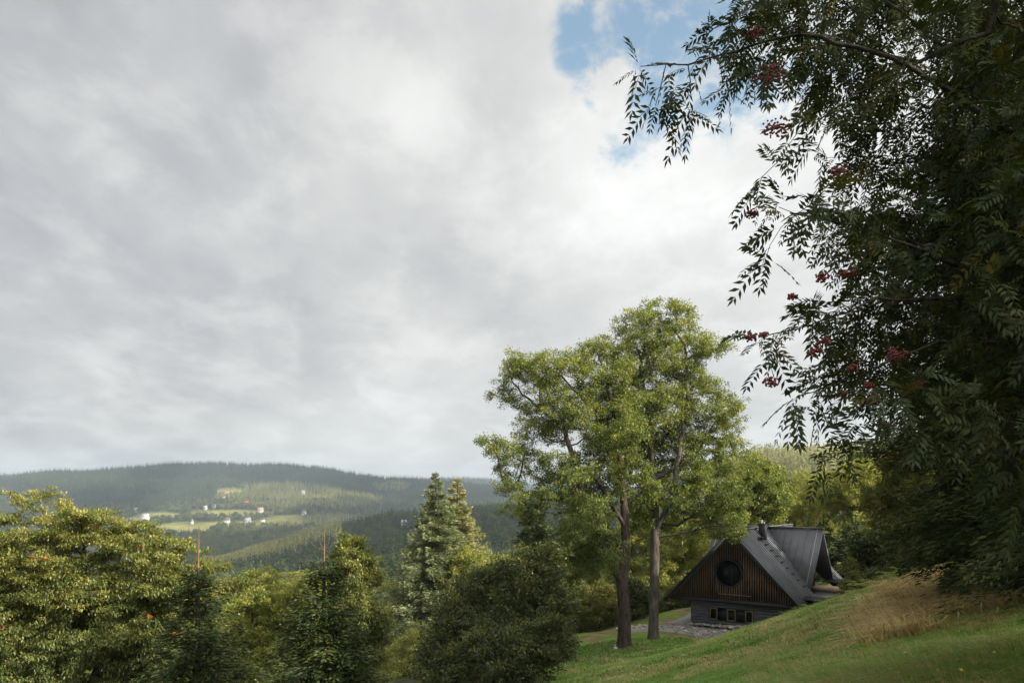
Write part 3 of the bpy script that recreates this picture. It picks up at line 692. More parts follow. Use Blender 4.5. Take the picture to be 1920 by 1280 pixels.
# roofs
RZT = 4.66
def main_z(x): return RZT - sl_ * abs(x)
def slab(m, poly, th):
    a, b_, c = Vector(poly[0]), Vector(poly[1]), Vector(poly[2]); n = (b_ - a).cross(c - a).normalized()
    if n.z < 0: poly = poly[::-1]; n = -n
    m.prism(poly, -n * th)
def seam(m, a, b_, n, hgt=.05):
    m.bar(Vector(a) + n * -0.005, Vector(b_) + n * -0.005, .04, hgt, n)
WYR, WH, WZB, WXE = 6.6, 2.9, 0.42, 3.9
sw = (RZT - 0.02 - WZB) / WH; xv = (RZT - WZB) / sl_
for sgn, nm in ((1, 'roof'), (-1, 'roof')):
    m = MB(); E = 4.62 * sgn; ez = main_z(E)
    n = Vector((sl_ * sgn, 0, 1)).normalized()
    slab(m, [(0, -.22, RZT), (0, WYR, RZT), (xv * sgn, WYR - WH, WZB), (E, WYR - WH - .3, ez), (E, -.22, ez)], .16)
    slab(m, [(0, WYR, RZT), (0, 12.0, RZT), (E, 12.0, ez), (E, WYR + WH + .3, ez), (xv * sgn, WYR + WH, WZB)], .16)
    y = -.16
    while y < 12:
        a = (0.03 * sgn, y, main_z(.03)); 
        dy = abs(y - WYR)
        xe = E - .02 * sgn if dy > WH else sgn * (dy / WH) * xv
        if dy > 0.12: seam(m, a, (xe, y, main_z(xe)), n)
        y += 0.40
    ro = m.build(nm, M_ROOF, house)
    if sgn == 1:
        for i in range(9):
            xx = 0.75 + i * 0.36; zz = main_z(xx); st = MB(); st.box(xx - .05, xx + .02, 3.15 if i else 2.75, 3.75 if i else 4.2, zz + .06, zz + .13)
            st.build('roof_step', M_BLACK, ro)
for sgn in (1, -1):
    m = MB()
    for side in (-1, 1):
        n = Vector((0, side * sw, 1)).normalized()
        E = WXE * sgn
        slab(m, [(0.02 * sgn, WYR, RZT - .02), (E, WYR, RZT - .02), (E, WYR + side * WH, WZB)], .16)
        x = 0.45
        while x < WXE + .01:
            dy = WH * x / xv
            seam(m, (x * sgn, WYR + side * .03, RZT - .05), (x * sgn, WYR + side * min(WH, dy), RZT - .02 - sw * min(WH, dy)), n, .03)
            x += 0.49
    ro = m.build('wing_roof', M_ROOF, house)
    m = MB(); E = WXE * sgn
    xx = E - .35 * sgn; yy = WYR - WH + .12
    m.prism([(xx, yy, WZB + .25), (xx, WYR, RZT + .06), (xx, WYR, RZT + .09), (xx, yy, WZB + .28)], (0.018, 0, 0)); m.build('lightning_wire', M_WIRE, ro)
    # end wall of the wing, set back under the verge
    m = MB(); xa = E - 1.3 * sgn; m.prism([(xa, WYR - WH + .25, WZB), (xa, WYR + WH - .25, WZB), (xa, WYR, RZT - .45)], (-.1 * sgn, 0, 0)); m.build('wing_gable', M_BLACK, house)
    m = MB(); xa = E - 1.29 * sgn; m.box(min(xa, xa + .03 * sgn), max(xa, xa + .03 * sgn), WYR - .9, WYR - .1, WZB + .4, WZB + 2.6); m.build('door', M_SLAT, house)
m = MB(); m.bar((0, -.24, RZT - .01), (0, 12.02, RZT - .01), .26, .07); m.bar((-WXE - .02, WYR, RZT - .02), (-.14, WYR, RZT - .02), .26, .07); m.bar((.14, WYR, RZT - .02), (WXE + .02, WYR, RZT - .02), .26, .07); m.build('ridge_cap', M_ROOF, house)
# verge boards of the front gable
m = MB()
for s in (1, -1): m.bar((4.62 * s, -.24, main_z(4.62) - .19), (0, -.24, RZT - .19), .05, .17, (0, 0, 1))
m.build('verge_board', M_BLACK, house)
ch = MB(); ch.box(.34, .78, 4.0, 4.45, 3.6, 4.93); cho = ch.build('chimney', M_BLACK, house)
ch = MB(); ch.box(.31, .81, 3.97, 4.48, 4.932, 4.98); ch.build('chimney_cap', M_BLACK, cho)
ch = MB(); ch.cyl((.48, 4.22), .05, 4.982, 5.15); ch.cyl((.48, 4.22), .085, 5.155, 5.21); ch.build('flue', M_WIRE, cho)
ch = MB(); ch.cyl((.66, 4.22), .04, 4.982, 5.08); ch.build('flue', M_WIRE, cho)
m = MB(); m.box(.55, .95, 3.1, 3.5, main_z(.75) + .1, main_z(.75) + .22); m.build('roof_hatch', M_BLACK, house)
# flat canopies and the footbridge to the slope
def canopy(x0, x1, y0, y1, zt):
    m = MB(); m.box(x0, x1, y0, y1, zt - .14, zt); y = y0 + .12
    while y < y0 + 1.1 and y < y1: m.box(x0 + .01, x1 - .01, y - .02, y + .02, zt + .002, zt + .045); y += .3
    m.build('canopy', M_ROOFD, house)
canopy(3.95, 5.5, 1.35, 5.1, .44); canopy(3.75, 5.2, 7.9, 9.9, .95)
m = MB(); m.box(4.2, 5.3, 1.6, 4.9, -1.2, .29); m.build('porch_wall', M_BLACK, house)
m = MB(); m.box(3.45, 7.4, 5.35, 6.7, .62, .74); fb = m.build('footbridge', M_BEAM, house)
m = MB(); m.box(3.45, 7.4, 5.2, 5.345, .50, .80); m.build('beam', M_BEAM, fb)

# ------------------------------------------------------------------ gravel terrace, slate stones
def terr_sheet(name, poly_local, dz, mat, nx=24, ny=24):
    """sheet over a quad given in the house's own axes, following the ground"""
    q = np.array(poly_local, float); u, v = np.meshgrid(np.linspace(0, 1, nx), np.linspace(0, 1, ny), indexing='ij')
    p = (q[0] * ((1 - u) * (1 - v))[..., None] + q[1] * (u * (1 - v))[..., None] + q[2] * (u * v)[..., None] + q[3] * ((1 - u) * v)[..., None])
    ca, sa = math.cos(HA), math.sin(HA); X = HX + p[..., 0] * ca - p[..., 1] * sa; Y = HY + p[..., 0] * sa + p[..., 1] * ca
    ed = np.minimum(np.minimum(u, 1 - u), np.minimum(v, 1 - v)); o = grid_mesh(name, X, Y, ground(X, Y) + dz - .3 * sstep(ed, .09, 0) + (vnoise(X, Y, .7, 8) - .5) * .06, mat); return o
def h2w(x, y):
    ca, sa = math.cos(HA), math.sin(HA); return HX + x * ca - y * sa, HY + x * sa + y * ca
M_GRAVEL = mat_noise('grey gravel', (0.15, 0.14, 0.128), (0.36, 0.345, 0.32), 14, 8, 0.95, 0.6, 0.1)
tag(terr_sheet('gravel_terrace', [(-5.6, -.2), (-2.96, -.2), (-2.96, 9.5), (-5.6, 9.5)], .16, M_GRAVEL), kind='structure')
tag(terr_sheet('gravel_bed', [(-8.0, -2.3), (3.2, -1.9), (3.2, .28), (-8.0, 1.6)], .14, M_GRAVEL), kind='structure')
STONES = [mat_noise('slate %d' % i, tuple(.7 * k for k in c), tuple(1.25 * k for k in c), 9, 5, 0.85, 0.3, 0.2) for i, c in enumerate(((.30, .27, .23), (.22, .21, .20), (.38, .31, .23), (.42, .40, .37)))]
def stone_mesh(seed, mat, flat):
    r = np.random.default_rng(seed); n = 7
    an = np.sort(r.random(n) * .5 + np.arange(n)) / n * 6.28; rad = .6 + .5 * r.random(n)
    m = MB(); lo = [(math.cos(a) * q, math.sin(a) * q * .75, -flat) for a, q in zip(an, rad)]; hi = [(math.cos(a) * q * .82 + .05, math.sin(a) * q * .62, flat * (.7 + .6 * r.random())) for a, q in zip(an, rad)]
    m.add(lo + hi, [tuple(range(n))[::-1], tuple(range(n, 2 * n))] + [(i, (i + 1) % n, n + (i + 1) % n, n + i) for i in range(n)])
    o = m.build('stone', mat); return o
rs = np.random.default_rng(11)
protos = [stone_mesh(i, STONES[i % 4], .2 + .13 * (i % 3)) for i in range(8)]; used = [False] * 8
def put_stone(x, y, size, dz, label, group):
    k = int(rs.integers(8)); o = protos[k] if not used[k] else protos[k].copy()
    if used[k]: col.objects.link(o)
    used[k] = True
    o.location = (x, y, G(x, y) + dz); o.rotation_euler = (rs.normal() * .25, rs.normal() * .25, rs.random() * 6.28); o.scale = (size, size, size)
    tag(o, label, 'stone', group)
i = 0
while i < 250:
    lx = -7.8 + 10.6 * rs.random(); ly = -2.2 + 2.4 * rs.random()
    if lx < -3.2: ly = -2.0 + 3.2 * rs.random()
    x, y = h2w(lx, ly)
    if math.hypot(x - 8.74, y - 47.5) < .65 or math.hypot(x - 6.7, y - 46) < .7: continue
    put_stone(x, y, .09 + .12 * rs.random() ** 1.6, .15 + .03 * rs.random(), 'flat grey or brown slate stone in the rubble bed along the black house wall', 'slate stones beside the house'); i += 1
for k in range(46):
    x, y = h2w(-2.8 + k * .125, .12 + rs.normal() * .07)
    put_stone(x, y, .13 + .07 * rs.random(), .30 + .10 * rs.random(), 'brown stone in the raised row against the black house wall', 'stones stacked along the house wall')
for px, py, Y, s, lab in ((1157, 1200, 46, .3, 'pale boulder at the left foot of the twin-stemmed brown ash trunk'), (1154, 1209, 45.6, .2, 'smaller pale stone in front of the boulder beside the brown ash trunk'), (1113, 1221, 43, .12, 'single white stone on the mown grass left of the ash trunks'),
                     (1166, 1233, 39.5, .13, 'white stone on the bare earth below the brown ash trunk'), (1049, 1217, 44.5, .12, 'white stone near the shrubs at the upper edge of the lawn'), (1031, 1244, 39, .16, 'white stone beside the stems of the dark shrub thicket'), (1140, 1244, 38, .1, 'small pale stone on the worn track in the lawn')):
    x = (px - CX) / F * Y; put_stone(x, Y, s, .05, lab, None)

# ------------------------------------------------------------------ the big ash trees
A1 = [(985, 690, 45), (960, 740, 35), (1030, 690, 42), (1050, 760, 58), (1000, 790, 45), (1100, 700, 52), (1090, 805, 58), (930, 845, 34), (915, 835, 14), (968, 862, 36), (1010, 882, 38), (950, 905, 32), (985, 945, 34), (1040, 930, 38), (1090, 900, 46), (1130, 850, 45), (1150, 765, 50), (1115, 965, 40), (1065, 995, 40), (1005, 1005, 28), (1100, 1035, 34), (1150, 655, 34), (1155, 900, 34), (1035, 1050, 28), (1100, 1000, 45), (1140, 1035, 32), (1060, 1065, 34), (1150, 830, 45), (1125, 905, 36), (1010, 960, 30), (1112, 1005, 32, -2.4), (1088, 955, 34, -2.4), (1135, 1040, 24, -2), (1065, 900, 34, -2.6), (1120, 745, 44), (1150, 700, 38), (1165, 760, 42), (1135, 800, 42), (1160, 830, 40, -1.5), (1170, 670, 34)]
A2 = [(1190, 622, 42), (1250, 605, 38), (1280, 594, 22), (1230, 660, 52), (1300, 650, 42), (1334, 655, 25), (1185, 705, 48), (1280, 725, 58), (1230, 775, 58), (1330, 750, 48), (1372, 795, 34), (1300, 825, 52), (1245, 850, 52), (1352, 855, 44), (1195, 845, 42), (1300, 905, 48), (1250, 930, 36), (1355, 935, 42), (1205, 930, 30), (1290, 965, 32), (1345, 985, 34), (1300, 1003, 24), (1392, 1005, 22), (1400, 895, 30), (1180, 975, 24), (1190, 900, 42), (1260, 985, 26), (1215, 800, 40)]
def trunkline(pts, Y):
    pp = np.array([P(px, py, Y + dy) for px, py, dy in pts]); t = np.linspace(0, len(pp) - 1, 40); return np.stack([np.interp(t, np.arange(len(pp)), pp[:, i]) for i in range(3)], 1)
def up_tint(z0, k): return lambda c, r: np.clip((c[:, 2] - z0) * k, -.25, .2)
def ashtree(label, blobs, Y, base_px, line, seed, rb, limbs):
    x = (base_px - CX) / F * Y; bz = G(x, Y); tl = trunkline(line, Y); tl[0] = (x, Y, bz - .2)
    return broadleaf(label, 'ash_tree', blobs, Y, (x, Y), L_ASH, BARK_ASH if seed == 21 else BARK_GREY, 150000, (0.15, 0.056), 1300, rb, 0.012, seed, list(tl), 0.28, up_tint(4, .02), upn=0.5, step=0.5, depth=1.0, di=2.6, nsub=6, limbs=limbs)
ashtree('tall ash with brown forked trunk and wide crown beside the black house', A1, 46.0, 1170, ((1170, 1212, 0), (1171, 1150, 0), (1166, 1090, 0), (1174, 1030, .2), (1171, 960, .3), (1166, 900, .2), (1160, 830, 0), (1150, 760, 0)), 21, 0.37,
    [(.30, [(1148, 1060, -.3), (1122, 1010, -.5), (1105, 960, -.8), (1085, 900, -1), (1062, 820, -1)]), (.42, [(1140, 985, .8), (1100, 950, 1), (1040, 935, 1), (985, 925, .6), (940, 900, 0)]), (.52, [(1130, 920, -1), (1100, 880, -1.5), (1040, 850, -2)]), (.6, [(1190, 860, .5), (1200, 780, .6)])])
ashtree('tallest ash with straight pale grey trunk right of the brown trunk', A2, 47.5, 1225, ((1225, 1198, 0), (1226, 1120, 0), (1228, 1040, 0), (1229, 980, 0), (1228, 920, .2), (1222, 850, .3), (1216, 780, .2), (1200, 690, 0)), 22, 0.29,
    [(.40, [(1246, 965, -.4), (1262, 910, -.6), (1275, 840, -.7), (1290, 740, -.5), (1285, 660, 0)]), (.44, [(1270, 985, .6), (1310, 960, 1), (1350, 940, 1)]), (.62, [(1300, 860, .8), (1335, 800, 1)]), (.36, [(1275, 1000, -.8), (1330, 985, -1.4), (1385, 995, -1.6)])])

# ------------------------------------------------------------------ trees on the left
broadleaf('broad rowan with layered yellow-green leaves and orange berries at the frame edge', 'rowan_tree',
    [(60, 1010, 62), (150, 1000, 66), (230, 1010, 52), (300, 1050, 60), (60, 1100, 90), (180, 1110, 100), (290, 1140, 90), (80, 1200, 110), (220, 1230, 120), (62, 930, 20), (95, 945, 24), (35, 924, 12), (60, 960, 24), (110, 968, 26), (0, 1030, 60), (345, 1090, 50), (340, 1220, 70), (-60, 1120, 110), (430, 1052, 18), (10, 975, 25), (190, 965, 25), (270, 985, 22), (0, 1280, 80), (110, 1300, 80), (210, 1300, 70), (120, 1060, 50), (20, 1180, 70), (400, 1065, 30), (430, 1105, 34), (455, 1070, 18), (360, 1030, 18), (330, 1015, 16), (150, 968, 34), (195, 985, 38), (130, 1015, 46), (240, 1075, 50), (180, 1050, 46), (300, 1110, 50), (100, 1150, 60), (260, 1180, 60)],
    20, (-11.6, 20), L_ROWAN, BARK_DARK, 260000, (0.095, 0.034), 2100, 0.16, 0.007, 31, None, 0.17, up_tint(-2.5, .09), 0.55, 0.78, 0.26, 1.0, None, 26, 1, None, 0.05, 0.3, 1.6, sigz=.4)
spruce('dark spruce with thin bare leader in front of the broad rowan', 374, 17, 987, lambda f: 0.12 + 2.7 * max(f - .09, 0) ** .9, 41, L_SPR, bare=0.95, spacing=0.17, twig=(0.17, 0.036), per=110, droop=.35, hang=.3, loc=None)
broadleaf('yellow-green bush lit by the sun between the two dark spruces', 'broadleaf_tree', [(480, 1130, 45), (500, 1190, 50), (460, 1240, 50), (545, 1150, 40), (560, 1115, 26), (520, 1260, 60), (490, 1095, 22), (430, 1200, 50)], 30, (-10, 30), L_YELL, BARK_DARK, 44000, (0.13, 0.055), 420, 0.14, 0.01, 32, None, 0.2, None, 1, 0.5, 0.35, group=None)
spruce('dark spruce with bare orange forked leader in front of the red-berried rowan', 607, 20, 990, lambda f: 0.12 + 2.2 * max(f - .08, 0) ** .8, 42, L_SPR, bare=0.95, prongs=True, spacing=0.18, twig=(0.19, 0.042), per=100, droop=.3, hang=.3)
broadleaf('rowan with clusters of red berries rising behind the orange-leadered spruce', 'rowan_tree', [(650, 1030, 25), (680, 1060, 30), (640, 1080, 35), (690, 1090, 25), (665, 1120, 40), (655, 1010, 12), (700, 1160, 34), (690, 1220, 45), (660, 1180, 40)], 26, (-5.3, 26), L_ROWAN, BARK_DARK, 46000, (0.12, 0.042), 420, 0.10, 0.008, 33, None, 0.17, None, 0.7, 0.65, 0.3, 1, None, 16, 1, L_BERRY)
broadleaf('pale yellow birch with whitish stem left of the twin sunlit spruces', 'birch_tree', [(745, 1112, 32), (735, 1150, 36), (762, 1200, 40), (740, 1250, 50), (712, 1240, 35), (725, 1100, 18), (780, 1240, 35)], 70, (-10.6, 70), L_PALE, BARK_PALE, 26000, (0.18, 0.075), 320, 0.16, 0.012, 34, None, 0.3, None, 1, 0.5, 0.45)
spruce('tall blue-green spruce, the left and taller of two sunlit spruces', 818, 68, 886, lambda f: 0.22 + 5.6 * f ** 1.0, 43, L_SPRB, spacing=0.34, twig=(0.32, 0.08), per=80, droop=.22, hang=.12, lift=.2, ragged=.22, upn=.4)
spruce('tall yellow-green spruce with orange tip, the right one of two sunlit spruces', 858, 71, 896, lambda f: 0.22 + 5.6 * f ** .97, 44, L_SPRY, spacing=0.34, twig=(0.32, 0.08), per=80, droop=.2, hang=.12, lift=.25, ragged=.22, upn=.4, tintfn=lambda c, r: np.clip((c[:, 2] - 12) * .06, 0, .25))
spruce('dark spruce standing behind the shrub thicket, left of the ash trunks', 1000, 44, 952, lambda f: 0.3 + 2.3 * f ** .8, 45, L_SPR, spacing=0.3, twig=(0.3, 0.08), per=55, droop=.3)
TH = [[(880, 1130, 50), (930, 1095, 42), (905, 1072, 16), (950, 1056, 18), (868, 1085, 16), (840, 1120, 16), (815, 1180, 20), (860, 1200, 60), (830, 1245, 50), (910, 1170, 50), (850, 1160, 40)], [(1000, 1090, 46), (985, 1040, 20), (1015, 1030, 22), (1048, 1075, 20), (1062, 1125, 22), (1055, 1165, 20), (960, 1160, 62), (1025, 1150, 48), (970, 1100, 40), (1040, 1110, 30)], [(920, 1230, 66), (1000, 1215, 45), (960, 1230, 50), (860, 1260, 50), (1020, 1190, 34)]]
for k, (bl, lab, x, Y) in enumerate(zip(TH, ('dark leafy shrub tree below the yellow-green spruce', 'dark many-stemmed shrub tree standing against the brown ash trunk side of the thicket', 'dark low shrub with thin bare stems at the lawn edge'), (-2.6, 0.9, 0.3), (35, 34, 30))):
    broadleaf(lab, 'shrub_tree', bl, Y, (x, Y), L_DARK, BARK_DARK, 38000, (0.135, 0.056), 460, 0.10, 0.009, 50 + k, None, 0.27, None, 1, 0.5, 0.35, 1, fork=.25)
# young trees filling the slope below
for k, (bl, x, Y, mt, lab) in enumerate((([(420, 1180, 60), (380, 1240, 70), (450, 1250, 50)], -17, 42, L_YELL, 'sunlit bushy tree low on the slope behind the bare-tipped spruce'),
      ([(560, 1200, 50), (600, 1260, 60), (540, 1260, 50), (590, 1150, 30)], -11.5, 46, L_YELL, 'sunlit bushy tree low on the slope behind the orange-leadered spruce'),
      ([(790, 1200, 45), (760, 1260, 60), (820, 1230, 40)], -6, 60, L_PALE, 'pale bushy tree below the blue-green spruce'),
      ([(880, 1060, 32), (910, 1085, 30), (940, 1060, 22), (860, 1090, 30)], -2.8, 66, L_YELL, 'sunlit rounded tree showing above the thicket under the yellow-green spruce'),
      ([(650, 1260, 60), (700, 1280, 60), (720, 1230, 40)], -10.5, 66, L_PALE, 'pale leafy tree at the bottom behind the dark spruce'))):
    broadleaf(lab, 'broadleaf_tree', bl, Y, (x, Y), mt, BARK_DARK, 24000, (0.19, 0.085), 300, 0.13, 0.012, 60 + k, None, 0.3, None, 1, 0.5, 0.45)

# ------------------------------------------------------------------ trees behind the trunks and the house
for k, (bl, x, Y, mt, n, lab) in enumerate((
      ([(1200, 1000, 38), (1215, 1055, 42), (1190, 1085, 30), (1210, 960, 22)], 11.5, 68, L_YELL, 15000, 'bright yellow-green tree seen between the two ash trunks'),
      ([(1262, 1020, 42), (1255, 1075, 38), (1295, 1055, 38), (1310, 1010, 36), (1280, 1100, 24)], 15, 70, L_YELL, 18000, 'bright yellow-green tree between the grey ash trunk and the gable'),
      ([(1130, 1020, 40), (1110, 1075, 40), (1080, 1040, 30), (1145, 1080, 30)], 8, 72, L_YELL, 15000, 'bright yellow-green tree left of the brown ash trunk'),
      ([(1090, 1145, 42), (1060, 1170, 30), (1120, 1120, 36), (1135, 1165, 30)], 7.0, 60, L_MIX, 13000, 'olive shrub at the lawn edge left of the brown ash trunk'),
      ([(1200, 1140, 36), (1180, 1110, 30), (1205, 1165, 24)], 10.2, 62, L_DARK, 10000, 'dark shrub seen between the two ash trunks'),
      ([(1262, 1130, 26), (1280, 1105, 22), (1250, 1150, 18), (1300, 1140, 20)], 13.4, 64, L_MIX, 9000, 'olive shrub between the grey ash trunk and the house corner'),
      ([(1420, 900, 42), (1460, 900, 32), (1402, 950, 40), (1450, 955, 40), (1476, 925, 18), (1360, 965, 30), (1420, 870, 18)], 20.4, 63, L_ASH, 26000, 'round-crowned green tree rising behind the chimney'),
      ([(1510, 962, 42), (1545, 925, 40), (1560, 985, 42), (1500, 1005, 32), (1490, 975, 24)], 28, 76, L_YELL, 22000, 'olive leafy tree behind the metal wing roof'),
      ([(1592, 905, 46), (1625, 880, 32), (1640, 930, 44), (1605, 965, 42), (1575, 945, 34)], 31, 70, L_YELL, 24000, 'sunlit olive tree with high crown behind the dark spruce right of the house'),
      ([(1440, 1000, 32), (1480, 1010, 26), (1400, 1010, 24), (1460, 965, 28)], 25, 82, L_YELL, 12000, 'low yellow-green tree directly behind the roof ridge'),
      ([(1480, 930, 30), (1500, 905, 24), (1470, 960, 26)], 33, 100, L_YELL, 9000, 'yellow-green treetop seen beside the round crown behind the chimney'),
      ([(1690, 930, 55), (1720, 1000, 60), (1665, 1005, 42), (1705, 1050, 50), (1760, 900, 70), (1700, 880, 40)], 21.5, 42, L_MIX, 30000, 'dark olive broadleaf tree at the wood edge right of the house'),
      ([(1650, 1060, 30), (1690, 1080, 32), (1640, 1030, 22), (1730, 1070, 36)], 19.6, 40, L_DARK, 16000, 'dark rounded shrub at the wood edge above the dry grass'))):
    broadleaf(lab, 'broadleaf_tree', bl, Y, (x, Y), mt, BARK_DARK, int(n * 1.7), (0.20, 0.085), 400, 0.16, 0.012, 70 + k, None, 0.3, None, 1, 0.5, 0.45, 1)
spruce('dark spruce close behind the right end of the house', 1592, 62, 985, lambda f: 0.3 + 2.6 * f ** .85, 46, L_SPR, spacing=0.4, twig=(0.4, 0.11), per=34, droop=.3)
spruce('slim dark spruce between the olive trees behind the wing roof', 1545, 70, 975, lambda f: 0.25 + 1.7 * f ** .85, 47, L_SPR, spacing=0.4, twig=(0.4, 0.11), per=34, droop=.3)
spruce('small dark spruce at the wood edge behind the young bush', 1668, 46, 1000, lambda f: 0.25 + 1.7 * f ** .85, 48, L_SPR, spacing=0.34, twig=(0.34, 0.09), per=38, droop=.3)
for k, (bl, x, Y, lab) in enumerate((([(1605, 1068, 15), (1602, 1095, 22), (1595, 1120, 22), (1612, 1085, 14)], 16.0, 36, 'slender young bush with small light leaves right of the footbridge'), ([(1645, 1085, 20), (1642, 1112, 22), (1655, 1070, 12)], 16.0, 33.5, 'dark young bush beside the slender light-leaved bush'))):
    broadleaf(lab, 'bush', bl, Y, (x, Y), L_MIX if k == 0 else L_DARK, BARK_DARK, 6500, (0.13, 0.05), 170, 0.035, 0.006, 90 + k, None, 0.14, None, 1, 0.4, 0.22, 1, cat='bush', fork=.15)

# ------------------------------------------------------------------ tall spruces and rowan at the right
spruce('huge dark spruce with drooping boughs over the dry grass', 1835, 17.5, 100, lambda f: 0.4 + 2.35 * f ** .6 * (1 - max(0, f - .72) * 1.5), 49, L_SPR, spacing=0.34, twig=(0.24, 0.042), per=130, droop=.5, hang=.8, lift=.12, ragged=.28, lowest=.015, loc=(10.9, 17.0), height=15.0)
spruce('second huge dark spruce at the frame edge nearer than the first', 1990, 12, 0, lambda f: 0.4 + 2.2 * f ** .6 * (1 - max(0, f - .75) * 1.0), 50, L_SPR, spacing=0.36, twig=(0.2, 0.036), per=130, droop=.5, hang=.8, lift=.1, ragged=.28, lowest=.02, loc=(9.6, 12.3), height=11.5)

def near_rowan():
    rng = np.random.default_rng(77); Y = 5.2
    root_xy = (4.9, 6.6); bz = G(*root_xy)
    root = empty('rowan_tree', (root_xy[0], root_xy[1], bz)); off = np.array([root_xy[0], root_xy[1], bz])
    tag(root, 'near rowan overhanging the view with feathery leaves and dark red berries', 'tree')
    # left outline of the crown in the picture, and how its density grows to the right
    prof = [(-120, 1380), (0, 1392), (60, 1400), (100, 1372), (150, 1372), (200, 1435), (260, 1455), (330, 1455), (390, 1480), (440, 1478), (500, 1500), (560, 1515), (640, 1520), (700, 1560), (745, 1620), (790, 1730), (850, 1810), (900, 1900), (1000, 1990), (1060, 2050)]
    py = [a for a, b in prof]; lx = [b for a, b in prof]
    att = []
    while len(att) < 4000:
        y = -120 + 1120 * rng.random(); l = np.interp(y, py, lx); x = l + 25 + (2150 - l) * rng.random() ** .85
        u = (x - l) / 300.0
        if rng.random() > 0.5 + 0.5 * min(1, u): continue
        d = 4.7 + 2.6 * rng.random() * min(1.2, .35 + u)
        c = P(x, y, d)
        for q in range(24): att.append(c + rng.normal(size=3) * np.array([.17, .15, .10]))
    # separate sprays that reach out of the crown
    ext = [(1335, 110), (1300, 118), (1262, 122), (1225, 118), (1195, 120), (1300, 165), (1255, 165), (1310, 215), (1235, 210), (1330, 80), (1420, 465), (1450, 500), (1412, 400), (1405, 635), (1430, 640), (1450, 690), (1480, 740), (1515, 735), (1545, 735), (1475, 715), (1600, 805), (1565, 840), (1530, 850), (1640, 815), (1620, 850), (1445, 345), (1432, 360)]
    att += [P(x, y, 4.8 + .25 * rng.random()) for x, y in ext]
    trunk = [off + np.array([0, 0, -.2])] + [off + np.array([-.05 * i ** 1.1, -.08 * i, .3 * i]) for i in range(1, 22)]
    # main limbs laid in by hand
    pos, par = list(trunk), [-1] + list(range(len(trunk) - 1))
    def limb(j, pts):
        a = np.array(pos[j]); q = j
        for t in pts:
            t = P(*t); n = max(1, int(np.linalg.norm(t - a) / .13))
            for s in range(1, n + 1): pos.append(a + (t - a) * s / n + rng.normal(size=3) * .008); par.append(q); q = len(pos) - 1
            a = t
    limb(16, [(1960, 560, 5.6), (1760, 480, 5.3), (1600, 420, 5.1), (1480, 400, 4.9)])
    limb(18, [(1900, 250, 5.5), (1700, 120, 5.2), (1500, 60, 5.0), (1380, 95, 4.9), (1290, 118, 4.85), (1200, 125, 4.8)])
    limb(12, [(1980, 690, 5.5), (1800, 560, 5.3), (1650, 560, 5.1), (1520, 610, 5.0), (1420, 632, 4.9)])
    limb(9, [(1930, 838, 5.3), (1800, 850, 5.1), (1700, 855, 5.0), (1600, 845, 4.95), (1540, 850, 4.9)])
    limb(13, [(1900, 640, 5.2), (1760, 640, 5.1), (1640, 690, 5.0), (1530, 735, 4.9)])
    limb(20, [(1850, 60, 5.6), (1650, 150, 5.3), (1520, 230, 5.1), (1430, 330, 4.95)])
    att = np.array(att)
    # grow on from trunk and limbs
    kids = [0] * len(pos)
    p2, q2 = grow_from(pos, par, att, 0.12, 0.9, 0.13, rng, 120, .22)
    r = radii(p2, q2, 0.0024, 0.085, 2.15)
    V, Fq = tubes(p2 - off, q2, r, (0.3, 0.3)); mesh_obj('trunk', V, Fq, BARK_DARK, root, smooth=True)
    # pinnate leaves on the thin twigs
    haskid = np.zeros(len(p2), bool); haskid[q2[q2 >= 0]] = True
    thin = np.where((r < 0.0062) & (np.arange(len(p2)) > len(trunk)))[0]
    tdir = np.zeros_like(p2); ok = q2 >= 0; tdir[ok] = norm(p2[ok] - p2[q2[ok]])
    rep = np.where(haskid[thin], 2, 6); k = np.repeat(thin, rep); n = len(k)
    o = p2[k] + rng.normal(size=(n, 3)) * .02
    d = norm(tdir[k] * .4 + rand_dirs(n, rng) * 1.0 + np.array([-.22, 0, -.14]))
    up = norm(rand_dirs(n, rng) * .7 + np.array([0, -.25, .75]))
    s = norm(np.cross(d, up)); u = np.cross(s, d)
    Ln = 0.12 + .12 * rng.random(n)
    NL = 6; C = []; D = []; NN = []; LL = []; WW = []; TT = []
    tl = np.clip(rng.normal(.42, .27, n), 0, 1)
    dr = .25 + .3 * rng.random(n)
    for i in range(NL):
        t = .2 + .78 * i / (NL - 1) * .98
        for sg in (-1, 1):
            c = o + d * (Ln * t)[:, None] - np.array([0, 0, 1]) * (dr * Ln * t * t)[:, None]
            dd = norm(d * .55 + s * sg * .85 - np.array([0, 0, 1]) * (.15 + .35 * t) + rng.normal(size=(n, 3)) * .08)
            C.append(c); D.append(dd); NN.append(norm(u + s * sg * -.2 + rng.normal(size=(n, 3)) * .15)); LL.append(Ln * (.30 + .06 * math.sin(3.1 * t)) * (.85 + .3 * rng.random(n))); WW.append(Ln * .105 * (.85 + .3 * rng.random(n))); TT.append(tl + rng.normal(size=n) * .06)
    c = o + d * Ln[:, None] - np.array([0, 0, 1]) * (dr * Ln)[:, None]; C.append(c); D.append(norm(d - np.array([0, 0, .5]))); NN.append(u); LL.append(Ln * .3); WW.append(Ln * .085); TT.append(tl)
    # leaf stalks
    C.append(o); D.append(norm(d * 1.0 - np.array([0, 0, .12]))); NN.append(u); LL.append(Ln); WW.append(np.full(n, .004)); TT.append(tl)
    V, Fq = kites(np.concatenate(C) - off, np.concatenate(D), np.concatenate(NN), np.concatenate(LL), np.concatenate(WW), .12)
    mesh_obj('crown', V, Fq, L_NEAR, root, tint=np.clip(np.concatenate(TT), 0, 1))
    print('near rowan leaves', n, 'nodes', len(p2))
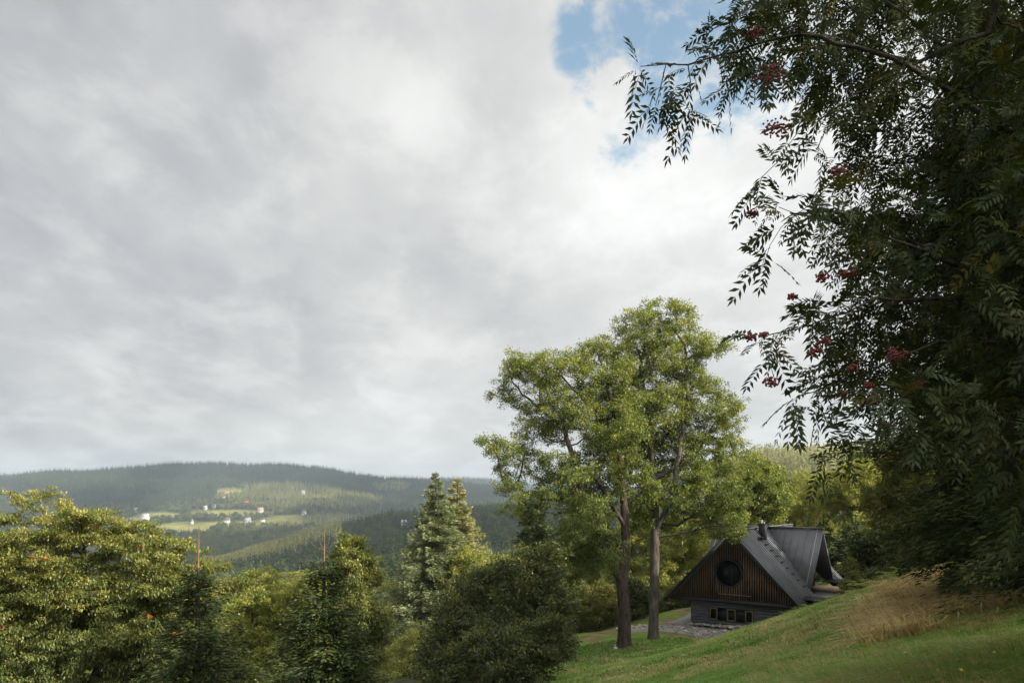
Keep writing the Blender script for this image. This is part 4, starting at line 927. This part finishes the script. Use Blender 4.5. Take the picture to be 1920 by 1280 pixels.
    for px, py_, w in ((1440, 140, 30), (1458, 238, 28), (1416, 62, 18), (1575, 322, 20), (1410, 402, 12), (1446, 716, 15), (1408, 632, 14), (1678, 664, 22), (1530, 660, 16), (1540, 520, 14), (1590, 514, 16), (1640, 752, 18), (1660, 800, 18), (1578, 738, 10), (1486, 556, 10), (1598, 690, 11), (1432, 628, 10), (1545, 640, 14), (1720, 720, 14), (1630, 722, 11)):
        q = P(px, py_, 4.75 + .1 * rng.random()); j = np.argmin(np.linalg.norm(p2 - q, axis=1)); 
        berry_cluster(root, q - off, w / F * 5.0, L_BERRY, rng, int(16 + w * 3.0), .0068, True)
near_rowan()
# ------------------------------------------------------------------ far woods
def proto_conifer(seed, rows=9):
    """small conifer, unit height, as leafy kites round a stem (shared by the whole wood)"""
    r = np.random.default_rng(seed); C = []; D = []; L = []
    for i in range(rows):
        f = (i + .5) / rows; z = .06 + .9 * f; R = .19 * (1 - f) ** .8 + .015; k = int(7 + 10 * (1 - f))
        a = r.random(k) * 6.28; C.append(np.stack([np.cos(a) * R * .1, np.sin(a) * R * .1, z + .03 * r.normal(size=k)], 1)); D.append(norm(np.stack([np.cos(a), np.sin(a), -.35 + .2 * r.normal(size=k)], 1))); L.append(R * (.75 + .5 * r.random(k)))
    C = np.concatenate(C); D = np.concatenate(D); L = np.concatenate(L)
    C = np.concatenate([C, [[0, 0, .9]]]); D = np.concatenate([D, [[0, 0.05, 1.0]]]); L = np.concatenate([L, [.14]])
    V, Fq = kites(C, norm(D), norm(np.array([0, 0, 1.0]) + 0.5 * rand_dirs(len(C), r)), L, np.maximum(L * .55, .02), .3)
    return V, Fq
def proto_broad(seed, n=150, ks=1.0):
    r = np.random.default_rng(seed); cl = rand_dirs(12, r) * np.array([.26, .26, .28]) * (.5 + .5 * r.random((12, 1))) + np.array([0, 0, .58])
    k = r.integers(12, size=n); d = rand_dirs(n, r); C = cl[k] + d * .13
    V, Fq = kites(C, norm(d + rand_dirs(n, r) * .8), norm(d + np.array([0, 0, .5])), (.14 + .1 * r.random(n)) * ks, (.11 + .05 * r.random(n)) * ks, .2)
    return V, Fq
def unlinked(name, VF, mat):
    o = mesh_obj(name, VF[0], VF[1], mat); col.objects.unlink(o); return o
def forest(name, pts, scale, tint, VF, mat, label=None):
    """ONE object: every tree of a far wood, scattered by geometry nodes over its points"""
    pr = unlinked(name + '_tree', VF, mat)
    me = bpy.data.meshes.new(name); me.vertices.add(len(pts)); me.vertices.foreach_set('co', np.asarray(pts, np.float32).ravel())
    for k, v in (('scl', scale), ('tint', tint), ('rot', RNG.random(len(pts)) * 6.28)):
        a = me.attributes.new(k, 'FLOAT', 'POINT'); a.data.foreach_set('value', np.asarray(v, np.float32))
    o = bpy.data.objects.new(name, me); col.objects.link(o); tag(o, label, None, None, 'stuff')
    ng = bpy.data.node_groups.new(name, 'GeometryNodeTree')
    ng.interface.new_socket('Geometry', in_out='INPUT', socket_type='NodeSocketGeometry'); ng.interface.new_socket('Geometry', in_out='OUTPUT', socket_type='NodeSocketGeometry')
    N = ng.nodes; gi = N.new('NodeGroupInput'); go = N.new('NodeGroupOutput'); ip = N.new('GeometryNodeInstanceOnPoints'); oi = N.new('GeometryNodeObjectInfo')
    oi.inputs['Object'].default_value = pr; oi.inputs['As Instance'].default_value = True
    def na(k):
        a = N.new('GeometryNodeInputNamedAttribute'); a.data_type = 'FLOAT'; a.inputs['Name'].default_value = k; return a.outputs[0]
    cx = N.new('ShaderNodeCombineXYZ'); ng.links.new(na('rot'), cx.inputs[2]); ce = N.new('FunctionNodeEulerToRotation'); ng.links.new(cx.outputs[0], ce.inputs[0])
    ng.links.new(gi.outputs[0], ip.inputs['Points']); ng.links.new(oi.outputs['Geometry'], ip.inputs['Instance']); ng.links.new(ce.outputs[0], ip.inputs['Rotation']); ng.links.new(na('scl'), ip.inputs['Scale'])
    ng.links.new(ip.outputs[0], go.inputs[0])
    md = o.modifiers.new('scatter', 'NODES'); md.node_group = ng
    return o
LF_CON = mat_leaf('far conifer', [(0, (0.026, 0.042, 0.020)), (0.6, (0.052, 0.072, 0.032)), (1, (0.11, 0.125, 0.05))], 0.12, None, 0.0, inst=True)
LF_LIT = mat_leaf('far sunlit conifer', [(0, (0.13, 0.145, 0.06)), (1, (0.36, 0.34, 0.15))], 0.3, None, 0.0, inst=True)  # lighter copy of the far conifer, sunlight put into its colour
LF_BRD = mat_leaf('far broadleaf', [(0, (0.035, 0.05, 0.018)), (0.5, (0.075, 0.09, 0.03)), (1, (0.17, 0.16, 0.055))], 0.3, None, 0.0, inst=True)
LF_HIL = mat_leaf('hillside leaf', [(0, (0.05, 0.068, 0.025)), (0.5, (0.11, 0.125, 0.045)), (1, (0.22, 0.21, 0.08))], 0.32, None, 0.0, inst=True)  # paler copy of the far broadleaf: sunlight and haze are in its colour
LF_VAL = mat_leaf('valley leaf', [(0, (0.08, 0.10, 0.025)), (0.5, (0.17, 0.18, 0.04)), (1, (0.30, 0.27, 0.07))], 0.38, None, 0.0, inst=True)
def scatter(n, px0, px1, y0, y1, seed):
    r = np.random.default_rng(seed); px = px0 + (px1 - px0) * r.random(n); Y = np.sqrt(y0 ** 2 + (y1 ** 2 - y0 ** 2) * r.random(n))
    x = (px - CX) / F * Y; z = ground(x, Y); return px, Y, x, z, H - F * z / Y, r
def woods(name, n, px0, px1, y0, y1, seed, VF, mat, s0, s1, keep=None, label=None, lightness=None):
    px, Y, x, z, py, r = scatter(n, px0, px1, y0, y1, seed)
    ok = meadow(px, py, Y) < .3
    if keep is not None: ok &= keep(px, py, Y, x, r)
    x, Y, z, px, py = x[ok], Y[ok], z[ok], px[ok], py[ok]
    cl = vnoise(x, Y, 60, seed); t = np.clip(.15 + .6 * cl + r.normal(size=len(x)) * .15, 0, 1)
    if lightness is not None: t = np.clip(t + lightness(px, py, Y), 0, 1)
    return forest(name, np.stack([x, Y, z - .2], 1), s0 + (s1 - s0) * r.random(len(x)), t, VF, mat, label)
def patch(px, py, a):   # sunlit patches on the hill, put into the colour of the trees
    f = np.zeros_like(px)
    for cx, cy, rx, ry in a: f = np.maximum(f, sstep(1 - ((px - cx) / rx) ** 2 - ((py - cy) / ry) ** 2, -.2, .3))
    return f
LIGHTP = ((525, 932, 125, 24), (630, 942, 85, 15), (735, 914, 36, 8), (575, 982, 90, 14))
FAR_Y = (1150, 2680)
woods('conifer_forest', 26000, -250, 1150, 1300, 2680, 101, proto_conifer(1), LF_CON, 12, 21, lambda px, py, Y, x, r: (r.random(len(px)) < 1 - .8 * patch(px, py, LIGHTP)) & ((py < 955) | (r.random(len(px)) < .16 + .65 * (px > 640))), 'dark conifer forest covering the big hill across the valley')
woods('sun_patch_conifers', 15000, 380, 820, 1300, 2680, 102, proto_conifer(2), LF_LIT, 12, 20, lambda px, py, Y, x, r: patch(px, py, LIGHTP) > r.random(len(px)), 'conifers coloured pale as a sunlit patch on the lower flank of the big hill')
woods('hillside_broadleaf_wood', 13000, -250, 1000, 1000, 2000, 103, proto_broad(1, 260, .8), LF_HIL, 8, 15, lambda px, py, Y, x, r: (py > 938) & (px < 720) & (r.random(len(px)) < np.where(Y < 1300, 1.0, .5)), 'broadleaf trees scattered round the far village fields')
woods('ridge_conifer_forest', 15000, 380, 1350, 330, 1100, 104, proto_conifer(3, 16), LF_CON, 9, 15, lambda px, py, Y, x, r: (px > 400 + 0 * Y) & ~((px < 630) & (Y > 560) & (Y < 860) & (np.abs(py - np.interp(px, (380, 500, 590, 640), (1075, 1045, 1014, 1005))) < 18)) & (r.random(len(px)) < np.where(px < 620, .8, .62)), 'dark conifers on the nearer wooded ridge beyond the spruces')
woods('ridge_broadleaf_wood', 7000, -200, 1350, 230, 1050, 105, proto_broad(2, 700, .55), LF_BRD, 7, 12, lambda px, py, Y, x, r: (r.random(len(px)) < np.where(px < 420, 1.0, .45)), 'broadleaf trees mixed into the nearer wooded ridge')
woods('ridge_crest_lit_conifers', 5200, 380, 640, 560, 860, 106, proto_conifer(4, 14), LF_LIT, 10, 16, lambda px, py, Y, x, r: r.random(len(px)) < sstep(np.abs(py - np.interp(px, (380, 500, 590, 640), (1075, 1045, 1014, 1005))), 26, 10), 'conifers coloured pale as if sunlit along the crest of the nearer ridge')  # sun along the crest is painted by the lighter tree colour
woods('right_hill_forest', 5200, 1300, 2300, 330, 900, 107, proto_conifer(5, 14), LF_LIT, 15, 24, None, 'conifer forest on the hill beyond the house')
woods('valley_trees', 900, -250, 1500, 95, 330, 108, proto_broad(3, 3500, .26), LF_VAL, 8, 13, lambda px, py, Y, x, r: ((px < 690) | (px > 780)) & (px < 1100) | (px > 1250), 'leafy trees on the slope below the foreground trees')
# conifers of the most distant hill
r = np.random.default_rng(109); n = 6000; px = 650 + 700 * r.random(n); Y = 3350 + 1500 * r.random(n)
tt = np.clip((Y - 3300) / 1300, 0, 1.6); tp_ = (H - np.interp(px, pc2, sk)) / F * 4600
zz = -80 + (tp_ + 80) * np.where(tt <= 1, np.sin(tt * math.pi / 2), 1 - (tt - 1) * .8)
forest('distant_forest', np.stack([(px - CX) / F * Y, Y, zz], 1), 16 + 10 * r.random(n), r.random(n) * .6, proto_conifer(6, 6), LF_CON, 'forest on the most distant bluish hill')
# the wood on the slope to the right, outside the view, that shades the foreground
r = np.random.default_rng(110); pts = []; scl = []
while len(pts) < 190:
    x = 9.5 + 42 * r.random(); y = -26 + 66 * r.random()
    if y > -3 and x < max(16, .70 * y + 5): continue
    g_ = G(x, y); top = np.interp(y, (-30, 0, 8, 20, 30, 40), (17, 16, 16, 16, 15, 14)) * (.85 + .25 * r.random()); top = min(top, 12.5) if x < 17 else top; h = top - g_
    if h < 4: continue
    pts.append((x, y, g_)); scl.append(min(h, 24))
for x, y, t in ((27, 48.5, 6.5), (29.5, 46.5, 7), (32, 45.5, 7.5), (34, 48, 7.5), (25.5, 45.5, 5), (37, 44, 8)):
    g_ = G(x, y); pts.append((x, y, g_)); scl.append(t - g_)
forest('conifer_wood', np.array(pts), np.array(scl), r.random(len(pts)), proto_conifer(7, 40), LF_CON, 'dense conifer wood on the slope beside the meadow')

# ------------------------------------------------------------------ village houses across the valley
VW = {'white': mat_plain('white render', (.33, .32, .31), .8), 'cream': mat_plain('cream render', (.6, .55, .45), .8), 'wood': mat_plain('brown boards', (.12, .075, .045), .8)}
VR = {'red': mat_plain('red roof', (.42, .11, .07), .7), 'pink': mat_plain('faded red roof', (.42, .2, .17), .7), 'grey': mat_plain('grey roof', (.25, .25, .26), .6), 'dark': mat_plain('dark roof', (.08, .075, .07), .6), 'white': mat_plain('pale metal roof', (.33, .345, .37), .5)}
def village(px, py, w, wall, roof, label, hh=3.2, rz=0.1):
    # find where the ray through this pixel meets the land
    Ys = np.geomspace(300, 2500, 900); zz = ground((px - CX) / F * Ys, Ys); pr = H - F * zz / Ys
    vis = np.minimum.accumulate(pr); k = np.argmin(np.abs(vis - py) + (pr > vis + .3) * 50); Y = Ys[k]; x = (px - CX) / F * Y
    wm = w * .85 / F * Y; dm = wm * .6; h = min(hh, wm * .3) + .4; rh = dm * .75
    t = empty('village_house', (x, Y, zz[k] + 3.0), rz); tag(t, label, 'house', 'village houses across the valley')
    m = MB(); m.box(-wm / 2, wm / 2, -dm / 2, dm / 2, -6, h); m.prism([(-wm / 2, -dm / 2, h), (-wm / 2, dm / 2, h), (-wm / 2, 0, h + rh)], (wm, 0, 0)); m.build('wall', VW[wall], t)
    m = MB(); e = .5
    for s in (-1, 1): m.prism([(-wm / 2 - e, s * (dm / 2 + e), h - e * .8 + .1), (-wm / 2 - e, 0, h + rh + .15), (-wm / 2 - e, 0, h + rh + .55), (-wm / 2 - e, s * (dm / 2 + e), h - e * .8 + .5)], (wm + 2 * e, 0, 0))
    ro = m.build('roof', VR[roof], t)
    m = MB(); m.box(wm * .15, wm * .15 + .9, .2, 1.1, h + rh * .5, h + rh + 1.6); m.build('chimney', VW['wood'], ro)
    for i in range(3):
        m = MB(); cx_ = -wm * .32 + i * wm * .32; m.box(cx_ - .6, cx_ + .6, -dm / 2 - .05, -dm / 2 + .02, h * .35, h * .35 + 1.4); m.build('window', M_GLASS, t)
for a in ((425, 931, 14, 'wood', 'pink', 'large house with faded red roof below the upper sunlit field'), (419, 939, 9, 'white', 'white', 'white house just below the large faded-red-roofed house'), (462, 949, 12, 'wood', 'red', 'house with bright red roof among the dark trees'), (488, 961, 13, 'white', 'pink', 'house with pinkish roof beside the middle field'),
          (464, 981, 14, 'white', 'grey', 'white farmhouse with grey roof above the dark broadleaf wood'), (493, 979, 9, 'cream', 'dark', 'small cream house to the right of the white farmhouse'), (385, 955, 8, 'white', 'white', 'small white house at the dark wood edge'), (401, 952, 8, 'white', 'dark', 'small white house with dark roof by the wood edge'),
          (359, 982, 9, 'white', 'dark', 'white house beside the pale round tree on the lower field'), (254, 960, 9, 'white', 'white', 'pale shed under the dark forest on the left of the village'), (272, 974, 16, 'cream', 'white', 'long pale building just above the broad rowan crown'), (425, 980, 14, 'white', 'dark', 'low white building in the middle of the lower field'),
          (568, 927, 9, 'white', 'grey', 'lone white house in the pale conifers on the hill flank'), (757, 988, 10, 'white', 'white', 'white house on the nearer ridge left of the spruces'), (570, 966, 9, 'cream', 'grey', 'small cream house at the right end of the village fields')):
    village(*a[:3], a[3], a[4], a[5], rz=RNG.normal() * .3)

# ------------------------------------------------------------------ grass
def blades(x, y, L, W, lean, rng, az=None, dz=-.01):
    n = len(x); z = near_h(x, y) + (vnoise(x, y, 1.7, 5) - .5) * .16 + (vnoise(x, y, .8, 6) - .5) * .06 + dz; p = np.stack([x, y, z], 1)
    a = rng.random(n) * 6.28 if az is None else az; h = np.stack([np.cos(a), np.sin(a), 0 * a], 1); s = np.stack([-np.sin(a), np.cos(a), 0 * a], 1)
    # blades face the viewer more or less at random
    L = L[:, None]; W = W[:, None]; ln = lean[:, None]; up = np.array([0, 0, 1.0])
    q1 = p + up * L * .55 + h * L * .25 * ln; q2 = p + up * L * (1 - .45 * np.minimum(ln, 1.6) ** 1.2 * .8) + h * L * .75 * ln
    V = np.stack([p - s * W / 2, p + s * W / 2, q1 + s * W * .4, q2, q1 - s * W * .4], 1)
    i = np.arange(n)[:, None] * 5; return V.reshape(-1, 3), [i + np.array([[0, 1, 2, 4]]), i + np.array([[4, 2, 3]])]
L_GRASS = mat_leaf('grass blade', [(0, (0.065, 0.125, 0.018)), (0.45, (0.14, 0.24, 0.034)), (0.7, (0.19, 0.235, 0.055)), (1, (0.40, 0.31, 0.15))], 0.3, (1.2, 1.3, .5), .03)
L_DRY = mat_leaf('dry grass stem', [(0, (0.22, 0.17, 0.06)), (0.5, (0.42, 0.32, 0.13)), (1, (0.60, 0.48, 0.26))], 0.3, (1.2, 1.1, .7), .03)
def grass():
    rng = np.random.default_rng(55)
    n = 680000; px = 980 + 1250 * rng.random(n); Y = 4.6 * (48 / 4.6) ** rng.random(n) ; x = (px - CX) / F * Y
    z = near_h(x, Y); py = H - F * z / Y
    dry, dirt, wood = land(x, Y)
    keep = (py < 1300) & (rng.random(n) < (1 - .85 * dirt)) & (wood < .5)
    lx = (x - HX) * math.cos(-HA) - (Y - HY) * math.sin(-HA); ly = (x - HX) * math.sin(-HA) + (Y - HY) * math.cos(-HA)
    keep &= ~((lx > -8) & (lx < 4.5) & (ly > -2.2) & (ly < 12)) & ~((lx > -2.95) & (ly > 0))
    x, Y, dry = x[keep], Y[keep], dry[keep]; n = len(x); cl = vnoise(x, Y, .45, 9); c2 = vnoise(x, Y, 1.6, 12)
    rough = sstep(x + .28 * (Y - 8), 5.0, 9); rough = np.maximum(rough, sstep(Y, 15, 9))
    L = (.05 + .05 * rng.random(n)) * (1 + rough * (.4 + 1.6 * cl)); W = .003 + .0009 * Y
    t = np.clip(.30 + .25 * (cl - .5) + .3 * (c2 - .5) * rough + rng.normal(size=n) * .10 + .55 * dry * (rng.random(n) < .65), 0, 1)
    V, Fq = blades(x, Y, L, W, .6 + 1.1 * rng.random(n), rng)
    tag(mesh_obj('grass', V, Fq, L_GRASS, tint=np.tile(t, 2)), 'green lawn and rough meadow grass on the slope', None, None, 'stuff')
    def tussocks(n, per, reg, L0, L1, W, lean, sig, wind, name, label, mat, tfun):
        cx, cy = reg(n); k = np.repeat(np.arange(n), per); o = rng.normal(size=(len(k), 2)) * sig
        x, Y = cx[k] + o[:, 0], cy[k] + o[:, 1]; az = np.arctan2(o[:, 1], o[:, 0]); wz = wind + .35 * rng.normal(size=len(k)) + (rng.normal(size=n) * .55)[k]
        az = np.arctan2(np.sin(az) + 1.6 * np.sin(wz), np.cos(az) + 1.6 * np.cos(wz)) if wind is not None else az
        sz = (L0 + (L1 - L0) * rng.random(n))[k] * (.6 + .5 * rng.random(len(k)))
        V, Fq = blades(x, Y, sz, W * (.6 + .7 * rng.random(len(k))) * (.4 + Y / 14), lean[0] + (lean[1] - lean[0]) * rng.random(len(k)), rng, az)
        t = np.clip(tfun(n)[k] + rng.normal(size=len(k)) * .14, 0, 1)
        tag(mesh_obj(name, V, Fq, mat, tint=np.tile(t, 2)), label, None, None, 'stuff')
    def dry_reg(n):
        x = np.zeros(0); Y = np.zeros(0)
        while len(x) < n:
            a = 6.0 + 7.0 * rng.random(4 * n); b = 12.5 + 11 * rng.random(4 * n); px = CX + F * a / b
            ok = (px > 1600 + 190 * rng.random(4 * n) ** 1.4) & (px < 1900) & (vnoise(a, b, 1.1, 14) > .38); x = np.r_[x, a[ok]]; Y = np.r_[Y, b[ok]]
        return x[:n], Y[:n]
    # tall dry grass bent over by the wind
    tussocks(330, 24, dry_reg, .30, .80, .017, (.8, 2.2), .16, 2.9, 'dry_grass', 'tall straw-coloured grass bent over below the dark spruces', L_DRY, lambda n: .15 + .75 * rng.random(n))
    def rough_reg(n):
        x = np.zeros(0); Y = np.zeros(0)
        while len(x) < n:
            b = 5 * (30 / 5) ** rng.random(4 * n); px = 1400 + 540 * rng.random(4 * n); a = (px - CX) / F * b; dry, dirt, wood = land(a, b)
            ok = (wood < .4) & (sstep(a + .28 * (b - 8), 4.6, 8) + sstep(b, 15, 9) > rng.random(4 * n)); x = np.r_[x, a[ok]]; Y = np.r_[Y, b[ok]]
        return x[:n], Y[:n]
    tussocks(2300, 24, rough_reg, .10, .34, .006, (.6, 1.9), .06, 2.9, 'rough_grass', 'tufts of green and tan grass over the rough meadow', L_GRASS, lambda n: np.where(rng.random(n) < .55, .8 + .2 * rng.random(n), .15 + .45 * rng.random(n)))
    # loose pale stems over the rough meadow
    n = 9000; Y = 5 * (26 / 5) ** rng.random(n); px = 1480 + 460 * rng.random(n); x = (px - CX) / F * Y; dry, dirt, wood = land(x, Y)
    ok = (rng.random(n) < .12 + .9 * dry * (vnoise(x, Y, .8, 21) > .4)) & (wood < .5); x, Y = x[ok], Y[ok]; n = len(x)
    V, Fq = blades(x, Y, .10 + .22 * rng.random(n), .002 + .0004 * Y, 2.0 + .6 * rng.random(n), rng, 3.0 + 1.2 * rng.normal(size=n))
    tag(mesh_obj('withered_grass', V, Fq, L_DRY, tint=np.tile(rng.random(n), 2)), 'pale withered stems lying over the rough meadow', None, None, 'stuff')
    n = 60; Y = 5.5 * (12 / 5.5) ** rng.random(n); px = 1450 + 460 * rng.random(n); x = (px - CX) / F * Y
    V, Fq = kites(np.stack([x, Y, near_h(x, Y) + .13], 1), norm(np.stack([rng.normal(size=n), rng.normal(size=n), .2 * rng.normal(size=n)], 1)), norm(np.stack([.3 * rng.normal(size=n), -.5 + .3 * rng.normal(size=n), np.ones(n)], 1)), .03 + .02 * rng.random(n), .022 + .01 * rng.random(n), .2)
    tag(mesh_obj('fallen_leaves', V, Fq, mat_leaf('yellow fallen leaf', [(0, (.35, .16, .04)), (1, (.55, .42, .06))], .2, (1, 1, .5)), tint=rng.random(n)), 'yellow fallen leaves in the meadow', None, None, 'stuff')
grass()
L_FERN = mat_leaf('fern frond', [(0, (.07, .10, .02)), (.6, (.14, .18, .03)), (1, (.25, .22, .06))], .35, (1.4, 1.4, .5))
L_FERNB = mat_leaf('bright fern frond', [(0, (.12, .20, .03)), (1, (.22, .30, .05))], .4, (1.3, 1.4, .5))
def fern(label, px, py, Y, size, seed, mat, nf=14, group=None, loc=None):
    rng = np.random.default_rng(seed); x = (px - CX) / F * Y; z = G(x, Y); root = empty('fern', (x, Y, z)); tag(root, label, 'fern', group)
    C = []; D = []; NN = []; LL = []; WW = []; TT = []
    for i in range(nf):
        a = 6.28 * i / nf + rng.normal() * .3; h = np.array([math.cos(a), math.sin(a), 0]); s = np.array([-math.sin(a), math.cos(a), 0]); Lf = size * (.7 + .5 * rng.random()); el = .75 + .3 * rng.random()
        t = np.linspace(.12, 1, 18); c = h * (Lf * t * math.cos(el) * (1 + .4 * t))[:, None] + np.array([0, 0, 1]) * (Lf * (t * math.sin(el) - .55 * t ** 2.2))[:, None]
        for sg in (-1, 1):
            C.append(c); D.append(norm(s * sg + h * .5 + np.array([0, 0, -.15]) + 0 * c)); NN.append(norm(np.array([0, 0, 1.]) + .25 * rng.normal(size=c.shape))); LL.append(Lf * .30 * (1.05 - t) ** .7); WW.append(np.full(18, Lf * .055)); TT.append(np.full(18, rng.random()))
        C.append(c[:1]); D.append(norm(c[-1:] - c[:1])); NN.append(np.array([[0, 0, 1.]])); LL.append(np.array([Lf * .8])); WW.append(np.array([.012])); TT.append(np.array([.2]))
    V, Fq = kites(np.concatenate(C), np.concatenate(D), np.concatenate(NN), np.concatenate(LL), np.concatenate(WW), .1)
    mesh_obj('fronds', V, Fq, mat, root, tint=np.concatenate(TT)); return root
fern('bright yellow-green fern alone in the rough meadow', 1630, 1225, 12.2, .36, 200, L_FERNB, 20)
fern('yellowish fern tuft on the meadow below the young bush', 1592, 1168, 19.5, .42, 201, L_FERNB, 10)
fern('small dull fern tuft beside the yellowish one on the meadow', 1570, 1182, 18.5, .25, 204, L_FERN, 10)
rf = np.random.default_rng(5)
for i in range(16):
    u = i / 15.0
    fern('green fern in the row between the lawn top and the black house', 1478 + 112 * u + rf.normal() * 2, 0, 38.6 - 2.5 * u + rf.normal() * .5, .5 + .25 * rf.random(), 210 + i, L_FERN, 12, 'ferns beside the house')
for i in range(12):
    fern('dark fern at the wood edge behind the dry grass', 1600 + 130 * rf.random(), 0, 27 + 5 * rf.random(), .7 + .3 * rf.random(), 240 + i, L_FERN, 11, 'ferns at the wood edge')

# ------------------------------------------------------------------ clouds that shade the far hills, and the haze
def cloud_deck():
    ALT = 2600.0; res = 60.0
    def lit(px, py, Y):
        f = np.zeros_like(px)
        for cx, cy, rx, ry, y0, y1, tl in ((525, 936, 170, 26, 1300, 2700, .06), (640, 946, 80, 13, 1300, 2700, .1), (738, 918, 40, 9, 1700, 2700, 0), (440, 978, 240, 34, 1000, 2500, 0), (345, 992, 100, 24, 1000, 2000, 0), (570, 988, 90, 14, 1000, 2300, .1),
                                          (500, 1062, 150, 36, 420, 1000, -.33), (720, 1085, 120, 22, 150, 480, 0), (160, 872, 110, 7, 2300, 2900, -.1), (890, 935, 120, 8, 600, 1300, 0), (860, 965, 130, 12, 560, 950, 0)):
            dy = py - cy - tl * (px - cx); f = np.maximum(f, np.where((Y > y0) & (Y < y1), 1 - ((px - cx) / rx) ** 2 - (dy / ry) ** 2, -1))
        f = np.where(px > 1330, 1.0, f); f = np.where(Y < 420, 1.0, f)
        return f
    xs = np.arange(-1200, 8000, res); ys = np.arange(-3200, 3600, res); X, Y = np.meshgrid(xs, ys, indexing='ij')
    hit = np.zeros(X.shape, bool); F_ = np.full(X.shape, 1.0); sh = SUNV
    # trace each cell down the sun's rays to the land
    for h in np.linspace(140, -160, 60):
        t = (ALT - h) / sh.z; x = X - sh.x * t; y = Y - sh.y * t
        inside = (y > 150) & (y < 5600); zz = np.where(y < 3200, ground(np.where(inside, x, 0), np.where(inside & (y < 3200), y, 200)), 40)
        now = inside & ~hit & (zz >= h)
        if now.any():
            px = CX + F * x[now] / y[now]; py = H - F * zz[now] / y[now]; F_[now] = np.where((px > -900) & (px < 2600), lit(px, py, y[now]), 1.0)
            F_[now] = np.where(y[now] > 3300, np.where((px < 790) | (px > 830), -1, 1), F_[now])
        hit |= now
    F_ = F_ + (vnoise(X, Y, 260, 31) - .42) * .5
    solid = hit & (F_ < 0.0)
    n, m = X.shape; idx = np.arange((n + 1) * (m + 1)).reshape(n + 1, m + 1)
    gx, gy = np.meshgrid(np.append(xs, xs[-1] + res) - res / 2, np.append(ys, ys[-1] + res) - res / 2, indexing='ij')
    bump = vnoise(gx, gy, 420, 33) * 120 + vnoise(gx, gy, 170, 34) * 60
    V = np.concatenate([np.stack([gx, gy, ALT - bump * .25], -1).reshape(-1, 3), np.stack([gx, gy, ALT + 40 + bump], -1).reshape(-1, 3)]); o = (n + 1) * (m + 1)
    ii, jj = np.where(solid); q = np.stack([idx[ii, jj], idx[ii + 1, jj], idx[ii + 1, jj + 1], idx[ii, jj + 1]], 1); fl = [q[:, ::-1], q + o]
    pad = np.pad(solid, 1)
    for di, dj, a, b_ in ((-1, 0, (0, 0), (0, 1)), (1, 0, (1, 1), (1, 0)), (0, -1, (1, 0), (0, 0)), (0, 1, (0, 1), (1, 1))):
        e = solid & ~pad[1 + di:1 + di + n, 1 + dj:1 + dj + m]; i2, j2 = np.where(e)
        p0 = idx[i2 + a[0], j2 + a[1]]; p1 = idx[i2 + b_[0], j2 + b_[1]]; fl.append(np.stack([p0, p1, p1 + o, p0 + o], 1))
    fa = np.concatenate(fl); used_, inv = np.unique(fa, return_inverse=True)
    mt, nt, out = new_mat('cloud'); d = nt.nodes.new('ShaderNodeBsdfDiffuse'); d.inputs[0].default_value = (.9, .9, .9, 1); t = nt.nodes.new('ShaderNodeBsdfTranslucent'); t.inputs[0].default_value = (.9, .9, .9, 1)
    mx = nt.nodes.new('ShaderNodeMixShader'); mx.inputs[0].default_value = .5; lnk(nt, d.outputs[0], mx.inputs[1]); lnk(nt, t.outputs[0], mx.inputs[2]); lnk(nt, mx.outputs[0], out.inputs[0])
    ob = mesh_obj('clouds', V[used_], inv.reshape(fa.shape), mt, smooth=True); tag(ob, None, None, None, 'stuff'); ob['label'] = 'high cloud sheet with gaps that let sun through to the hills'
    print('cloud cells', int(solid.sum()))
cloud_deck()
hz = MB(); hz.box(-3600, 3600, -90, 6000, -400, 190)
mt, nt, out = new_mat('haze'); pv = nt.nodes.new('ShaderNodeVolumePrincipled'); pv.inputs['Color'].default_value = (.76, .90, 1.0, 1); pv.inputs['Density'].default_value = 0.00018; pv.inputs['Anisotropy'].default_value = 0.2
lnk(nt, pv.outputs[0], out.inputs['Volume'])
tag(hz.build('haze', mt), 'thin blue haze over the valley', None, None, 'stuff')
